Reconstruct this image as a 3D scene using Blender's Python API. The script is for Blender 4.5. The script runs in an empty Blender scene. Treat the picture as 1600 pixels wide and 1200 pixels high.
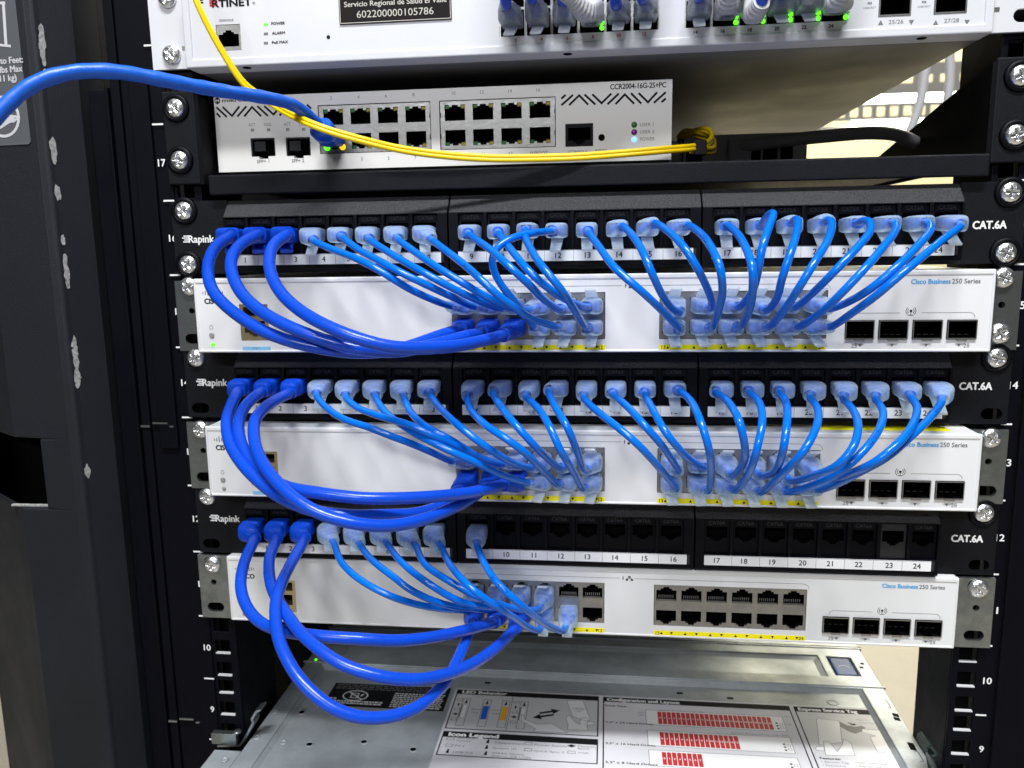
import bpy, bmesh, math, random
from mathutils import Vector, Matrix
random.seed(7)
S = bpy.context.scene
COL = S.collection

# ------------------------------------------------------------------ camera
CP = Vector((19.528, -471.72, 123.797))               # camera position, millimetres
R0 = Vector((0.993145, 0.115808, -0.015842)); R1 = Vector((0.003651, -0.166201, -0.986085)); R2 = Vector((-0.116829, 0.979268, -0.165485))
FPX = 1260.0
cam = bpy.data.cameras.new('camera'); co = bpy.data.objects.new('camera', cam); COL.objects.link(co)
cam.sensor_width = 36; cam.lens = FPX/1600*36; cam.clip_start = 0.01; cam.clip_end = 60
cam.dof.use_dof = True; cam.dof.focus_distance = 0.43; cam.dof.aperture_fstop = 13
m = Matrix(((R0.x, -R1.x, -R2.x), (R0.y, -R1.y, -R2.y), (R0.z, -R1.z, -R2.z))).to_4x4()
m.translation = CP*0.001
co.matrix_world = m
S.camera = co
# ------------------------------------------------------------------ world, lamps, exposure
w = bpy.data.worlds.new('World'); S.world = w; w.use_nodes = True
w.node_tree.nodes['Background'].inputs[0].default_value = (0.80, 0.88, 1.0, 1)
w.node_tree.nodes['Background'].inputs[1].default_value = 0.012
def area(name, loc, tgt, sx, sy, watt, col):
    l = bpy.data.lights.new(name, 'AREA'); l.shape = 'RECTANGLE'; l.size = sx; l.size_y = sy; l.energy = watt; l.color = col
    o = bpy.data.objects.new(name, l); COL.objects.link(o); o.location = loc
    d = Vector(tgt)-Vector(loc); o.rotation_euler = d.to_track_quat('-Z', 'Y').to_euler()
    return o
area('aisle_ceiling_lamp', (0.15, -1.05, 2.15), (0.02, 0, 0.02), 1.2, 0.16, 84, (0.96, 0.98, 1.0))
area('aisle_front_fill', (-0.55, -2.4, 1.35), (0, 0, 0), 1.2, 0.2, 31, (0.95, 0.97, 1.0))  # added frontal fill, set low to reach under the overhangs
area('room_ceiling_lamp', (0.75, 1.35, 1.75), (0.55, 1.0, -0.6), 1.2, 0.5, 52, (1.0, 0.93, 0.80))
area('rear_wall_fill', (0.9, 2.55, 1.9), (0.9, 3.2, 0.5), 1.4, 0.3, 60, (1.0, 0.95, 0.80))  # added fill that brightens the rear wall, not a fitting there
area('rear_low_fill', (0.1, 0.95, 0.9), (0.0, 0.15, 0.1), 0.8, 0.3, 1.5, (1.0, 0.97, 0.90))  # added low fill behind the rack, warms the top switch's underside
S.view_settings.view_transform = 'Standard'; S.view_settings.look = 'None'
S.view_settings.exposure = 0.14; S.view_settings.gamma = 1.0; S.view_settings.use_curve_mapping = False
S.render.engine = 'CYCLES'
S.cycles.max_bounces = 8; S.cycles.transparent_max_bounces = 16

# ------------------------------------------------------------------ measuring helpers (millimetres)
def ray(px, py):
    return (R0*((px-800)/FPX) + R1*((py-600)/FPX) + R2)
def at(px, py, Y):
    d = ray(px, py); return CP + d*((Y-CP.y)/d.y)
def atz(px, py, Z):
    d = ray(px, py); return CP + d*((Z-CP.z)/d.z)

# ------------------------------------------------------------------ materials
def mat(name, col, rough=0.5, metal=0.0, bump=0.0, bscale=900, var=0.0, vscale=60, spec=0.5, coat=0.0, vcol=None, trans=0.0):
    m = bpy.data.materials.new(name); m.use_nodes = True
    nt = m.node_tree; b = nt.nodes['Principled BSDF']
    b.inputs['Base Color'].default_value = (*col, 1); b.inputs['Roughness'].default_value = rough; b.inputs['Metallic'].default_value = metal
    b.inputs['Specular IOR Level'].default_value = spec
    if coat: b.inputs['Coat Weight'].default_value = coat; b.inputs['Coat Roughness'].default_value = 0.15
    if bump or var:
        tc = nt.nodes.new('ShaderNodeTexCoord')
    if bump:
        n = nt.nodes.new('ShaderNodeTexNoise'); n.inputs['Scale'].default_value = bscale; n.inputs['Detail'].default_value = 3
        nt.links.new(tc.outputs['Object'], n.inputs['Vector'])
        bp = nt.nodes.new('ShaderNodeBump'); bp.inputs['Strength'].default_value = bump; bp.inputs['Distance'].default_value = 0.001
        nt.links.new(n.outputs['Fac'], bp.inputs['Height']); nt.links.new(bp.outputs['Normal'], b.inputs['Normal'])
    if var:
        n = nt.nodes.new('ShaderNodeTexNoise'); n.inputs['Scale'].default_value = vscale; n.inputs['Detail'].default_value = 5; n.inputs['Roughness'].default_value = 0.65
        nt.links.new(tc.outputs['Object'], n.inputs['Vector'])
        r = nt.nodes.new('ShaderNodeMapRange'); r.inputs[1].default_value = 0.3; r.inputs[2].default_value = 0.7
        nt.links.new(n.outputs['Fac'], r.inputs[0])
        mx = nt.nodes.new('ShaderNodeMix'); mx.data_type = 'RGBA'
        lo = vcol if vcol else tuple(c*(1-var) for c in col)
        mx.inputs[6].default_value = (*lo, 1); mx.inputs[7].default_value = (*col, 1)
        nt.links.new(r.outputs[0], mx.inputs[0]); nt.links.new(mx.outputs[2], b.inputs['Base Color'])
        r2 = nt.nodes.new('ShaderNodeMapRange'); r2.inputs[1].default_value = 0.3; r2.inputs[2].default_value = 0.7
        r2.inputs[3].default_value = min(1, rough*1.25); r2.inputs[4].default_value = rough*0.85
        nt.links.new(n.outputs['Fac'], r2.inputs[0]); nt.links.new(r2.outputs[0], b.inputs['Roughness'])
    return m
def emit(name, col, strength, base=None):
    m = mat(name, base or col, 0.3)
    b = m.node_tree.nodes['Principled BSDF']
    b.inputs['Emission Color'].default_value = (*col, 1); b.inputs['Emission Strength'].default_value = strength
    return m
def frosted(name, col, alpha, rough=0.3, ridge=0.5):
    """milky clear plastic: glassy towards the viewer, whiter where it is seen edge-on"""
    m = bpy.data.materials.new(name); m.use_nodes = True; nt = m.node_tree
    b = nt.nodes['Principled BSDF']; out = nt.nodes['Material Output']
    b.inputs['Base Color'].default_value = (*col, 1); b.inputs['Roughness'].default_value = rough
    b.inputs['Specular IOR Level'].default_value = 0.6
    b.inputs['Coat Weight'].default_value = 0.6; b.inputs['Coat Roughness'].default_value = 0.06
    t = nt.nodes.new('ShaderNodeBsdfTranslucent'); t.inputs[0].default_value = (*col, 1)
    tr = nt.nodes.new('ShaderNodeBsdfTransparent'); tr.inputs[0].default_value = (0.86, 0.95, 1.0, 1)
    m1 = nt.nodes.new('ShaderNodeMixShader'); m1.inputs[0].default_value = 0.45
    m2 = nt.nodes.new('ShaderNodeMixShader')
    lw = nt.nodes.new('ShaderNodeLayerWeight'); lw.inputs[0].default_value = 0.45
    tc = nt.nodes.new('ShaderNodeTexCoord'); n = nt.nodes.new('ShaderNodeTexNoise'); n.inputs['Scale'].default_value = 260; n.inputs['Detail'].default_value = 1
    nt.links.new(tc.outputs['Object'], n.inputs['Vector'])
    mr = nt.nodes.new('ShaderNodeMapRange'); mr.inputs[3].default_value = 1-alpha; mr.inputs[4].default_value = 0.92
    nt.links.new(lw.outputs['Facing'], mr.inputs[0])
    nr = nt.nodes.new('ShaderNodeMapRange'); nr.inputs[1].default_value = 0.35; nr.inputs[2].default_value = 0.65; nr.inputs[3].default_value = -0.07; nr.inputs[4].default_value = 0.07
    nt.links.new(n.outputs['Fac'], nr.inputs[0])
    ad = nt.nodes.new('ShaderNodeMath'); ad.operation = 'ADD'; ad.use_clamp = True
    nt.links.new(mr.outputs[0], ad.inputs[0]); nt.links.new(nr.outputs[0], ad.inputs[1]); nt.links.new(ad.outputs[0], m2.inputs[0])
    nt.links.new(b.outputs[0], m1.inputs[1]); nt.links.new(t.outputs[0], m1.inputs[2])
    nt.links.new(tr.outputs[0], m2.inputs[1]); nt.links.new(m1.outputs[0], m2.inputs[2])
    nt.links.new(m2.outputs[0], out.inputs[0])
    bp = nt.nodes.new('ShaderNodeBump'); bp.inputs['Strength'].default_value = ridge; bp.inputs['Distance'].default_value = 0.001
    nt.links.new(n.outputs['Fac'], bp.inputs['Height']); nt.links.new(bp.outputs[0], b.inputs['Normal'])
    return m
M = {}
M['white'] = mat('white_plastic', (0.76, 0.76, 0.765), 0.38, bump=0.05, bscale=1500, var=0.03, vscale=25)
M['white_cool'] = mat('cool_white_paint', (0.64, 0.645, 0.675), 0.36, bump=0.08, bscale=1800, var=0.03, vscale=20)
M['white_warm'] = mat('warm_white_paint', (0.76, 0.745, 0.72), 0.42, bump=0.08, bscale=1800, var=0.03, vscale=20)
M['steel_white'] = mat('painted_steel', (0.70, 0.70, 0.70), 0.42, bump=0.1, bscale=1600, var=0.08, vscale=12)
M['steel_grey'] = mat('grey_painted_steel', (0.22, 0.22, 0.22), 0.45, bump=0.12, bscale=1600, var=0.08, vscale=12)
M['powder'] = mat('black_powder_coat', (0.0035, 0.004, 0.007), 0.5, bump=0.35, bscale=2600, var=0.3, vscale=300, spec=0.2)
M['powder_soft'] = mat('charcoal_powder_coat', (0.0095, 0.0115, 0.017), 0.5, bump=0.35, bscale=2400, var=0.35, vscale=14, spec=0.35)
M['speckle'] = mat('speckled_black_plastic', (0.033, 0.033, 0.038), 0.46, bump=0.9, bscale=1500, var=0.6, vscale=1200)
M['blackp'] = mat('black_plastic', (0.0022, 0.0022, 0.0045), 0.45, bump=0.15, bscale=2200, var=0.2, vscale=50, spec=0.13)
M['rail'] = mat('black_rail_paint', (0.0018, 0.002, 0.005), 0.5, bump=0.12, bscale=2600, var=0.3, vscale=25, spec=0.10)
M['dark'] = mat('dark_cavity', (0.002, 0.002, 0.0025), 0.7, spec=0.05)
M['emboss'] = mat('embossed_plastic', (0.026, 0.026, 0.028), 0.4, spec=0.3)
M['shield'] = mat('nickel_shield', (0.41, 0.405, 0.395), 0.36, metal=0.9, bump=0.1, bscale=500, var=0.25, vscale=120)
M['gold'] = mat('gold_contact', (0.6, 0.5, 0.3), 0.35, metal=0.9)
M['zinc'] = mat('zinc_plated_steel', (0.40, 0.43, 0.43), 0.33, metal=0.95, bump=0.12, bscale=250, var=0.45, vscale=70)
M['screw'] = mat('bright_zinc_screw', (0.86, 0.87, 0.88), 0.27, metal=0.95, bump=0.5, bscale=420, var=0.15, vscale=300)
M['lid'] = mat('galvanised_lid', (0.54, 0.59, 0.62), 0.44, metal=0.45, bump=0.1, bscale=300, var=0.45, vscale=16)
M['ink'] = mat('black_ink', (0.010, 0.010, 0.012), 0.6, spec=0.12)
M['inkgrey'] = mat('grey_ink', (0.16, 0.16, 0.17), 0.5)
M['inkblue'] = mat('blue_ink', (0.06, 0.36, 0.72), 0.5)
M['inkred'] = mat('red_ink', (0.50, 0.02, 0.025), 0.5)
M['lightblue'] = mat('pale_blue_label', (0.24, 0.55, 0.80), 0.5)
M['yellowlab'] = mat('yellow_label', (0.95, 0.84, 0.0), 0.5)
M['whiteink'] = mat('white_ink', (0.80, 0.80, 0.80), 0.5)
M['greyink2'] = mat('pale_grey_ink', (0.52, 0.52, 0.54), 0.5)
M['strip'] = mat('white_number_strip', (0.86, 0.86, 0.87), 0.5)
M['paper'] = mat('white_paper_label', (0.66, 0.65, 0.68), 0.6, var=0.05, vscale=40)
M['thick'] = mat('royal_blue_jacket', (0.005, 0.066, 0.58), 0.28, bump=0.16, bscale=260, var=0.14, vscale=60, spec=0.34, coat=0.18)
M['slim'] = mat('azure_blue_jacket', (0.001, 0.150, 0.70), 0.2, bump=0.05, bscale=300, var=0.10, vscale=60, spec=0.34, coat=0.18)
M['patch'] = mat('blue_shielded_jacket', (0.008, 0.115, 0.62), 0.38, bump=0.5, bscale=120, var=0.12, vscale=60)
M['bluewire'] = mat('blue_wire_core', (0.003, 0.115, 0.62), 0.3)
M['frost'] = frosted('frosted_clear_plastic', (0.76, 0.90, 0.98), 0.93, rough=0.16)
M['frostlatch'] = frosted('frosted_latch_plastic', (0.86, 0.88, 0.90), 0.42, ridge=0.2)
M['smoke'] = frosted('smoky_clear_plastic', (0.36, 0.37, 0.40), 0.55)
M['yellow'] = mat('yellow_fibre_jacket', (0.92, 0.62, 0.002), 0.36, bump=0.05, bscale=300)
M['greycable'] = mat('grey_cable_jacket', (0.42, 0.42, 0.43), 0.45, bump=0.1, bscale=300)
M['greyboot'] = mat('grey_rubber_boot', (0.48, 0.48, 0.49), 0.5, bump=0.1, bscale=300)
M['darkcable'] = mat('dark_grey_cable', (0.13, 0.13, 0.125), 0.5)
M['black'] = mat('matt_black_paint', (0.003, 0.003, 0.004), 0.6, spec=0.1)
M['velcro'] = mat('black_velcro', (0.01, 0.01, 0.01), 0.9, bump=0.8, bscale=2000)
M['led_g'] = emit('green_led_lit', (0.12, 1.0, 0.01), 1.5, (0.05, 0.3, 0.02))
M['led_y'] = emit('amber_led_lit', (1.0, 0.55, 0.01), 1.3, (0.3, 0.2, 0.02))
M['led_w'] = emit('blue_white_led_lit', (0.20, 0.42, 1.0), 1.7, (0.1, 0.2, 0.5))
M['led_goff'] = mat('green_led_unlit', (0.02, 0.15, 0.035), 0.3)
M['led_yoff'] = mat('amber_led_unlit', (0.36, 0.29, 0.04), 0.3)
M['led_off'] = mat('led_unlit', (0.30, 0.30, 0.31), 0.3)
M['led_p'] = mat('purple_led_unlit', (0.16, 0.01, 0.24), 0.3)
M['sfpdark'] = mat('sfp_dust_plug', (0.012, 0.014, 0.016), 0.3)
M['sticker'] = mat('grey_safety_sticker', (0.085, 0.09, 0.10), 0.5, var=0.1, vscale=60)
M['tagplate'] = mat('black_inventory_tag', (0.013, 0.011, 0.011), 0.6, spec=0.1)
M['tagink'] = mat('tag_lettering', (0.50, 0.47, 0.42), 0.4)
M['latchblue'] = mat('slate_blue_latch', (0.055, 0.11, 0.30), 0.45)
M['floor'] = mat('beige_floor', (0.37, 0.34, 0.285), 0.45, bump=0.05, bscale=20, var=0.16, vscale=5)
M['wall'] = mat('cream_wall', (0.72, 0.66, 0.42), 0.7, var=0.08, vscale=3)
M['beige'] = mat('beige_duct', (0.42, 0.37, 0.29), 0.6, var=0.1, vscale=30)
M['lamp'] = emit('fluorescent_tube', (1.0, 0.97, 0.88), 14.0)
M['scuff'] = mat('bare_scuff', (0.42, 0.42, 0.41), 0.55, bump=0.5, bscale=400, var=0.6, vscale=500)
M['dgreen'] = mat('dark_green_bracket', (0.018, 0.03, 0.026), 0.4)
M['orange'] = mat('orange_print', (0.85, 0.42, 0.02), 0.5)
M['blueprint'] = mat('blue_print', (0.015, 0.12, 0.62), 0.5)
M['silver_print'] = mat('silver_print', (0.60, 0.60, 0.61), 0.5)

# ------------------------------------------------------------------ mesh builder
WL = {}
_tc = {}
def text_geo(s):
    if s in _tc: return _tc[s]
    c = bpy.data.curves.new('t', 'FONT'); c.body = s; c.size = 1.0; c.resolution_u = 3
    o = bpy.data.objects.new('t', c)
    me = bpy.data.meshes.new_from_object(o)
    vs = [(v.co.x, v.co.y) for v in me.vertices]; fs = [tuple(p.vertices) for p in me.polygons]
    bpy.data.objects.remove(o); bpy.data.curves.remove(c); bpy.data.meshes.remove(me)
    _tc[s] = (vs, fs); return _tc[s]
CAP = None
class MB:
    def __init__(s): s.v = []; s.f = []; s.mi = []; s.sm = []
    def add(s, vs, fs, mi=0, sm=False):
        o = len(s.v); s.v += [Vector(p) for p in vs]
        for f in fs: s.f.append(tuple(i+o for i in f)); s.mi.append(mi); s.sm.append(sm)
        return s
    def box(s, x0, x1, y0, y1, z0, z1, mi=0):
        vs = [(x, y, z) for z in (z0, z1) for y in (y0, y1) for x in (x0, x1)]
        return s.add(vs, [(0, 2, 3, 1), (4, 5, 7, 6), (0, 1, 5, 4), (2, 6, 7, 3), (0, 4, 6, 2), (1, 3, 7, 5)], mi)
    def plate(s, x0, x1, z0, z1, holes, y0, y1, mi=0, axis='y', wall=None):
        """sheet with rectangular openings; front at y0, back at y1 (axis 'z': a lid whose top is y0)"""
        xs = sorted({x0, x1} | {min(max(h[i], x0), x1) for h in holes for i in (0, 1)})
        zs = sorted({z0, z1} | {min(max(h[i], z0), z1) for h in holes for i in (2, 3)})
        def solid(i, j):
            if i < 0 or j < 0 or i >= len(xs)-1 or j >= len(zs)-1: return False
            cx = (xs[i]+xs[i+1])/2; cz = (zs[j]+zs[j+1])/2
            return not any(h[0] < cx < h[1] and h[2] < cz < h[3] for h in holes)
        wm = mi if wall is None else wall
        def p(x, y, z): return (x, y, z) if axis == 'y' else (x, z, y)
        flip = axis == 'z'
        def q(a, b, c, d, m_):
            vs = [a, b, c, d]
            s.add(vs, [(0, 3, 2, 1) if flip else (0, 1, 2, 3)], m_)
        for i in range(len(xs)-1):
            for j in range(len(zs)-1):
                if not solid(i, j): continue
                a, b, c, d = xs[i], xs[i+1], zs[j], zs[j+1]
                sg = 1 if y1 > y0 else -1
                q(p(a, y0, c), p(b, y0, c), p(b, y0, d), p(a, y0, d), mi)
                q(p(a, y1, c), p(a, y1, d), p(b, y1, d), p(b, y1, c), mi)
                if not solid(i-1, j): q(p(a, y0, c), p(a, y0, d), p(a, y1, d), p(a, y1, c), wm)
                if not solid(i+1, j): q(p(b, y0, c), p(b, y1, c), p(b, y1, d), p(b, y0, d), wm)
                if not solid(i, j-1): q(p(a, y0, c), p(a, y1, c), p(b, y1, c), p(b, y0, c), wm)
                if not solid(i, j+1): q(p(a, y0, d), p(b, y0, d), p(b, y1, d), p(a, y1, d), wm)
        return s
    def rings(s, rings, mi=0, sm=True, cap=True, closed=False):
        n = len(rings[0]); o = len(s.v)
        for r in rings: s.v += [Vector(p) for p in r]
        for k in range(len(rings)-1):
            for i in range(n):
                a = o+k*n+i; b = o+k*n+(i+1) % n
                s.f.append((a, b, b+n, a+n)); s.mi.append(mi); s.sm.append(sm)
        if cap:
            s.f.append(tuple(o+i for i in range(n))[::-1]); s.mi.append(mi); s.sm.append(False)
            e = o+(len(rings)-1)*n
            s.f.append(tuple(e+i for i in range(n))); s.mi.append(mi); s.sm.append(False)
        return s
    def tube(s, path, r, n=12, mi=0, cap=True):
        fr = frames(path); rs = r if isinstance(r, (list, tuple)) else [r]*len(path)
        R = []
        for (p, t, u, v), rr in zip(fr, rs):
            R.append([p+u*(rr*math.cos(a))+v*(rr*math.sin(a)) for a in [2*math.pi*k/n for k in range(n)]])
        return s.rings(R, mi, True, cap)
    def loft(s, path, secs, mi=0, n=20, pw=4.0):
        """secs: (width, height, squareness) along path"""
        fr = frames(path, up=Vector((0, 0, 1))); R = []
        for (p, t, u, v), (w_, h_, e) in zip(fr, secs):
            ring = []
            for k in range(n):
                a = 2*math.pi*(k+0.5)/n; c, d = math.cos(a), math.sin(a); ex = 2/e
                ring.append(p+u*(w_/2*math.copysign(abs(c)**ex, c))+v*(h_/2*math.copysign(abs(d)**ex, d)))
            R.append(ring)
        return s.rings(R, mi, True, True)
    def lathe(s, c, prof, n=28, mi=0, axis=Vector((0, -1, 0))):
        ax = Vector(axis).normalized(); u = ax.orthogonal().normalized(); v = ax.cross(u); c = Vector(c)
        R = [[c+ax*h+u*(r*math.cos(2*math.pi*k/n))+v*(r*math.sin(2*math.pi*k/n)) for k in range(n)] for r, h in prof]
        return s.rings(R, mi, True, True)
    def text(s, t, o, h, align='c', w=None, u=(1, 0, 0), v=(0, 0, 1), mi=0, bold=0.0, vc=True):
        global CAP
        if CAP is None:
            vs, _ = text_geo('H'); CAP = max(p[1] for p in vs)
        vs, fs = text_geo(t)
        if not vs: return s
        x0 = min(p[0] for p in vs); x1 = max(p[0] for p in vs)
        k = h/CAP; kx = k if w is None else w/(x1-x0)
        ox = {'c': -(x0+x1)/2, 'l': -x0, 'r': -x1}[align]; oy = -CAP/2 if vc else 0
        o = Vector(o); u = Vector(u).normalized(); v = Vector(v).normalized()
        offs = [(0, 0)] if not bold else [(-bold, 0), (bold, 0), (0, bold*0.7), (0, -bold*0.7)]
        nrm = u.cross(v)
        for q, (bx, by) in enumerate(offs):
            s.add([o+u*((p[0]+ox)*kx+bx)+v*((p[1]+oy)*k+by)+nrm*(0.015*q) for p in vs], fs, mi)
        return s
    def poly(s, pts, mi=0):
        return s.add(pts, [tuple(range(len(pts)))], mi)
    def prism(s, pts, d, mi=0):
        d = Vector(d); n = len(pts); a = [Vector(p) for p in pts]
        return s.add(a+[p+d for p in a], [tuple(range(n))[::-1], tuple(range(n, 2*n))]+[(i, (i+1) % n, (i+1) % n+n, i+n) for i in range(n)], mi)
    def stroke(s, pts, w_, nrm=(0, -1, 0), mi=0):
        nrm = Vector(nrm); pts = [Vector(p) for p in pts]
        for k, (a, b) in enumerate(zip(pts, pts[1:])):
            if (b-a).length < 1e-4: continue
            t = (b-a).normalized(); p = nrm.cross(t)*(w_/2); e = t*(w_*0.35); nn = nrm*(0.007*(k % 3))
            s.add([a-e-p+nn, b+e-p+nn, b+e+p+nn, a-e+p+nn], [(0, 1, 2, 3)], mi)
        return s
    def build(s, name, mats, parent=None, bevel=0, seg=2, loc=None, merge=True):
        off = Vector(loc) if loc is not None else (WL[parent.name] if parent else Vector((0, 0, 0)))
        me = bpy.data.meshes.new(name)
        me.from_pydata([tuple((p-off)*0.001) for p in s.v], [], s.f)
        for mm in (mats if isinstance(mats, (list, tuple)) else [mats]): me.materials.append(M[mm])
        me.polygons.foreach_set('material_index', s.mi); me.polygons.foreach_set('use_smooth', s.sm)
        bm = bmesh.new(); bm.from_mesh(me)
        if merge: bmesh.ops.remove_doubles(bm, verts=bm.verts, dist=2e-6)
        bmesh.ops.recalc_face_normals(bm, faces=bm.faces)
        bm.to_mesh(me); bm.free(); me.update()
        o = bpy.data.objects.new(name, me); COL.objects.link(o)
        if parent: o.parent = parent
        else: o.location = off*0.001
        WL[o.name] = off
        if bevel:
            b = o.modifiers.new('bevel', 'BEVEL'); b.width = bevel*0.001; b.segments = seg; b.limit_method = 'ANGLE'; b.angle_limit = math.radians(40); b.use_clamp_overlap = True
        return o
def frames(path, up=None):
    path = [Vector(p) for p in path]; n = len(path); out = []
    ts = []
    for i in range(n):
        t = path[min(i+1, n-1)]-path[max(i-1, 0)]
        ts.append(t.normalized() if t.length > 1e-9 else Vector((0, -1, 0)))
    u0 = None
    for p, t in zip(path, ts):
        if u0 is None:
            if up is not None:
                u = t.cross(up)
                if u.length < 1e-3: u = Vector((1, 0, 0))
                u.normalize()
            else: u = t.orthogonal().normalized()
        else:
            u = (u0-t*u0.dot(t)).normalized()
        v = u.cross(t).normalized()
        out.append((p, t, u, v)); u0 = u
    return out
def spline(pts, step=2.2):
    pts = [Vector(p) for p in pts]
    P = [pts[0]*2-pts[1]]+pts+[pts[-1]*2-pts[-2]]
    out = []
    for i in range(1, len(P)-2):
        p0, p1, p2, p3 = P[i-1:i+3]
        d0 = max((p1-p0).length, 1e-3)**0.5; d1 = max((p2-p1).length, 1e-3)**0.5; d2 = max((p3-p2).length, 1e-3)**0.5
        m1 = ((p1-p0)/d0-(p2-p0)/(d0+d1)+(p2-p1)/d1)*d1
        m2 = ((p2-p1)/d1-(p3-p1)/(d1+d2)+(p3-p2)/d2)*d1
        k = max(2, int((p2-p1).length/step))
        for j in range(k):
            t = j/k; t2 = t*t; t3 = t2*t
            out.append(p1*(2*t3-3*t2+1)+m1*(t3-2*t2+t)+p2*(-2*t3+3*t2)+m2*(t3-t2))
    out.append(pts[-1])
    # light smoothing
    for _ in range(3):
        out = [out[0]]+[(out[i-1]+out[i]*2+out[i+1])/4 for i in range(1, len(out)-1)]+[out[-1]]
    return out
def thing(name, label, cat, loc=(0, 0, 0), group=None):
    o = bpy.data.objects.new(name, None); o.empty_display_size = 0.01; COL.objects.link(o)
    o.location = Vector(loc)*0.001; WL[o.name] = Vector(loc)
    o['label'] = label; o['category'] = cat
    if group: o['group'] = group
    return o
def tag(o, label, cat, group=None):
    o['label'] = label; o['category'] = cat
    if group: o['group'] = group
    return o
def place(mesh_obj, name, parent, p, rot=0.0, first=[]):
    """a copy of a small part (screw, port) under its thing"""
    o = bpy.data.objects.new(name, mesh_obj); COL.objects.link(o); o.parent = parent
    o.location = (Vector(p)-WL[parent.name])*0.001; o.rotation_euler = (0, rot, 0)
    WL[o.name] = WL[parent.name]
    return o

# ------------------------------------------------------------------ small shared meshes
def mesh_of(mb, mats):
    o = mb.build('tmp', mats, loc=(0, 0, 0)); me = o.data; bpy.data.objects.remove(o); return me
def screw_mesh(r=5.6, washer=0.0):
    mb = MB(); nr, na = 16, 56; h = 2.6
    ringsv = []
    for i in range(nr+1):
        q = max(i/nr, 0.001); row = []
        for k in range(na):
            a = 2*math.pi*k/na; x = r*q*math.cos(a); z = r*q*math.sin(a)
            y = -h*(1-q**2.6)**0.6-0.6
            cr = max(min(1, (1.05-abs(x))/0.35) if abs(z) < 3.3 else 0, min(1, (1.05-abs(z))/0.35) if abs(x) < 3.3 else 0, 0)
            y += 1.7*cr*(1-0.6*q)
            row.append((x, y, z))
        ringsv.append(row)
    ringsv.append([(r*math.cos(2*math.pi*k/na), 0, r*math.sin(2*math.pi*k/na)) for k in range(na)])
    mb.rings(ringsv, 0, True, False)
    if washer:
        mb.lathe((0, 0, 0), [(r+0.3, 0.2), (r+0.3, 1.5), (r+1.0, 1.7), (washer-0.5, 1.0), (washer, 0.0)], 36, 1)
    return mesh_of(mb, ['screw', 'blackp'] if washer else ['screw'])
SCREW = screw_mesh(5.6); SCREWW = screw_mesh(5.6, 8.3)
HX = 232.55; U = 44.45
def zc(n): return (n-13)*U

# ------------------------------------------------------------------ setting: floor, wall
fl = MB().box(-4000, 4000, -4000, 4200, -660, -650).build('floor', 'floor'); fl['kind'] = 'structure'
wl = MB().box(-4000, 4000, 3200, 3300, -650, 2300).build('wall', 'wall'); wl['kind'] = 'structure'; wl.name = 'wall'
sk = MB()
for z_ in (752,): sk.box(-4000, 4000, z_-2, z_+2, -650, -649.6)
for x_ in (20, 620, 1220): sk.box(x_-1.5, x_+1.5, -4000, 4100, -650, -649.65)
gj = sk.build('floor_joint', 'beige'); gj['kind'] = 'structure'

# ------------------------------------------------------------------ things at the back of the room
ct = thing('cable_tray', 'perforated grey metal cable tray lit from behind, seen through the gap at upper right', 'cable tray', (900, 2000, 400))
def px_at(px, py, Y): return at(px, py, Y)
for k, (ya, yb, hy0, hy1, pitch) in enumerate(((98, 146, 117, 129, 0.052), (160, 185, 165, 180, 0.036))):
    a = at(1300, yb, 2000); b = at(1600, ya, 2000)
    x0, x1 = 500, 1500; z0 = at(1430, yb, 2000).z; z1 = at(1430, ya, 2000).z
    h0 = at(1430, hy1, 2000).z; h1 = at(1430, hy0, 2000).z
    holes = []
    x = x0+20
    while x < x1-20:
        holes.append((x, x+pitch*1000*0.62, h0, h1)); x += pitch*1000
    MB().plate(x0, x1, z0, z1, holes, 2000, 2004).build('tray_rail', 'darkcable', ct)
for k, (ya, yb, xa, xb) in enumerate(((143, 159, 1380, 1485), (187, 216, 1343, 1440))):
    y = 2060
    p = at((xa+xb)/2, (ya+yb)/2, y); r = abs(at(xa, ya, y).z-at(xa, yb, y).z)/2
    ft = thing('tube_lamp', ['thin glowing fluorescent tube between the two tray rails', 'thick glowing fluorescent tube under the lower tray rail'][k], 'lamp', p, 'glowing tubes behind the rack')
    xs0 = p.x-(520 if k == 0 else 90); 
    MB().tube([(p.x-(420 if k == 0 else 110), y, p.z), (p.x+(170 if k == 0 else 400), y, p.z)], r, 16).build('tube', 'lamp', ft)
    MB().box(p.x-430, p.x+410, y+r+1, y+r+30, p.z-r*0.6, p.z+r*0.6).build('fitting', 'steel_grey', ft)
for k, (pts, lb) in enumerate((([(1462, 60), (1446, 110), (1440, 150), (1431, 182), (1420, 210), (1412, 260)], 'grey cable hanging behind the rack, the left of two in the upper right gap'),
                    ([(1480, 40), (1484, 90), (1484, 130), (1480, 160), (1478, 220)], 'grey cable hanging behind the rack, the right of two in the upper right gap'))):
    o = MB().tube(spline([at(a, b, 900) for a, b in pts], 6), 7.2, 12).build('hanging_cable', 'greycable'); tag(o, lb, 'cable', 'grey cables hanging behind the rack')

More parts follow.
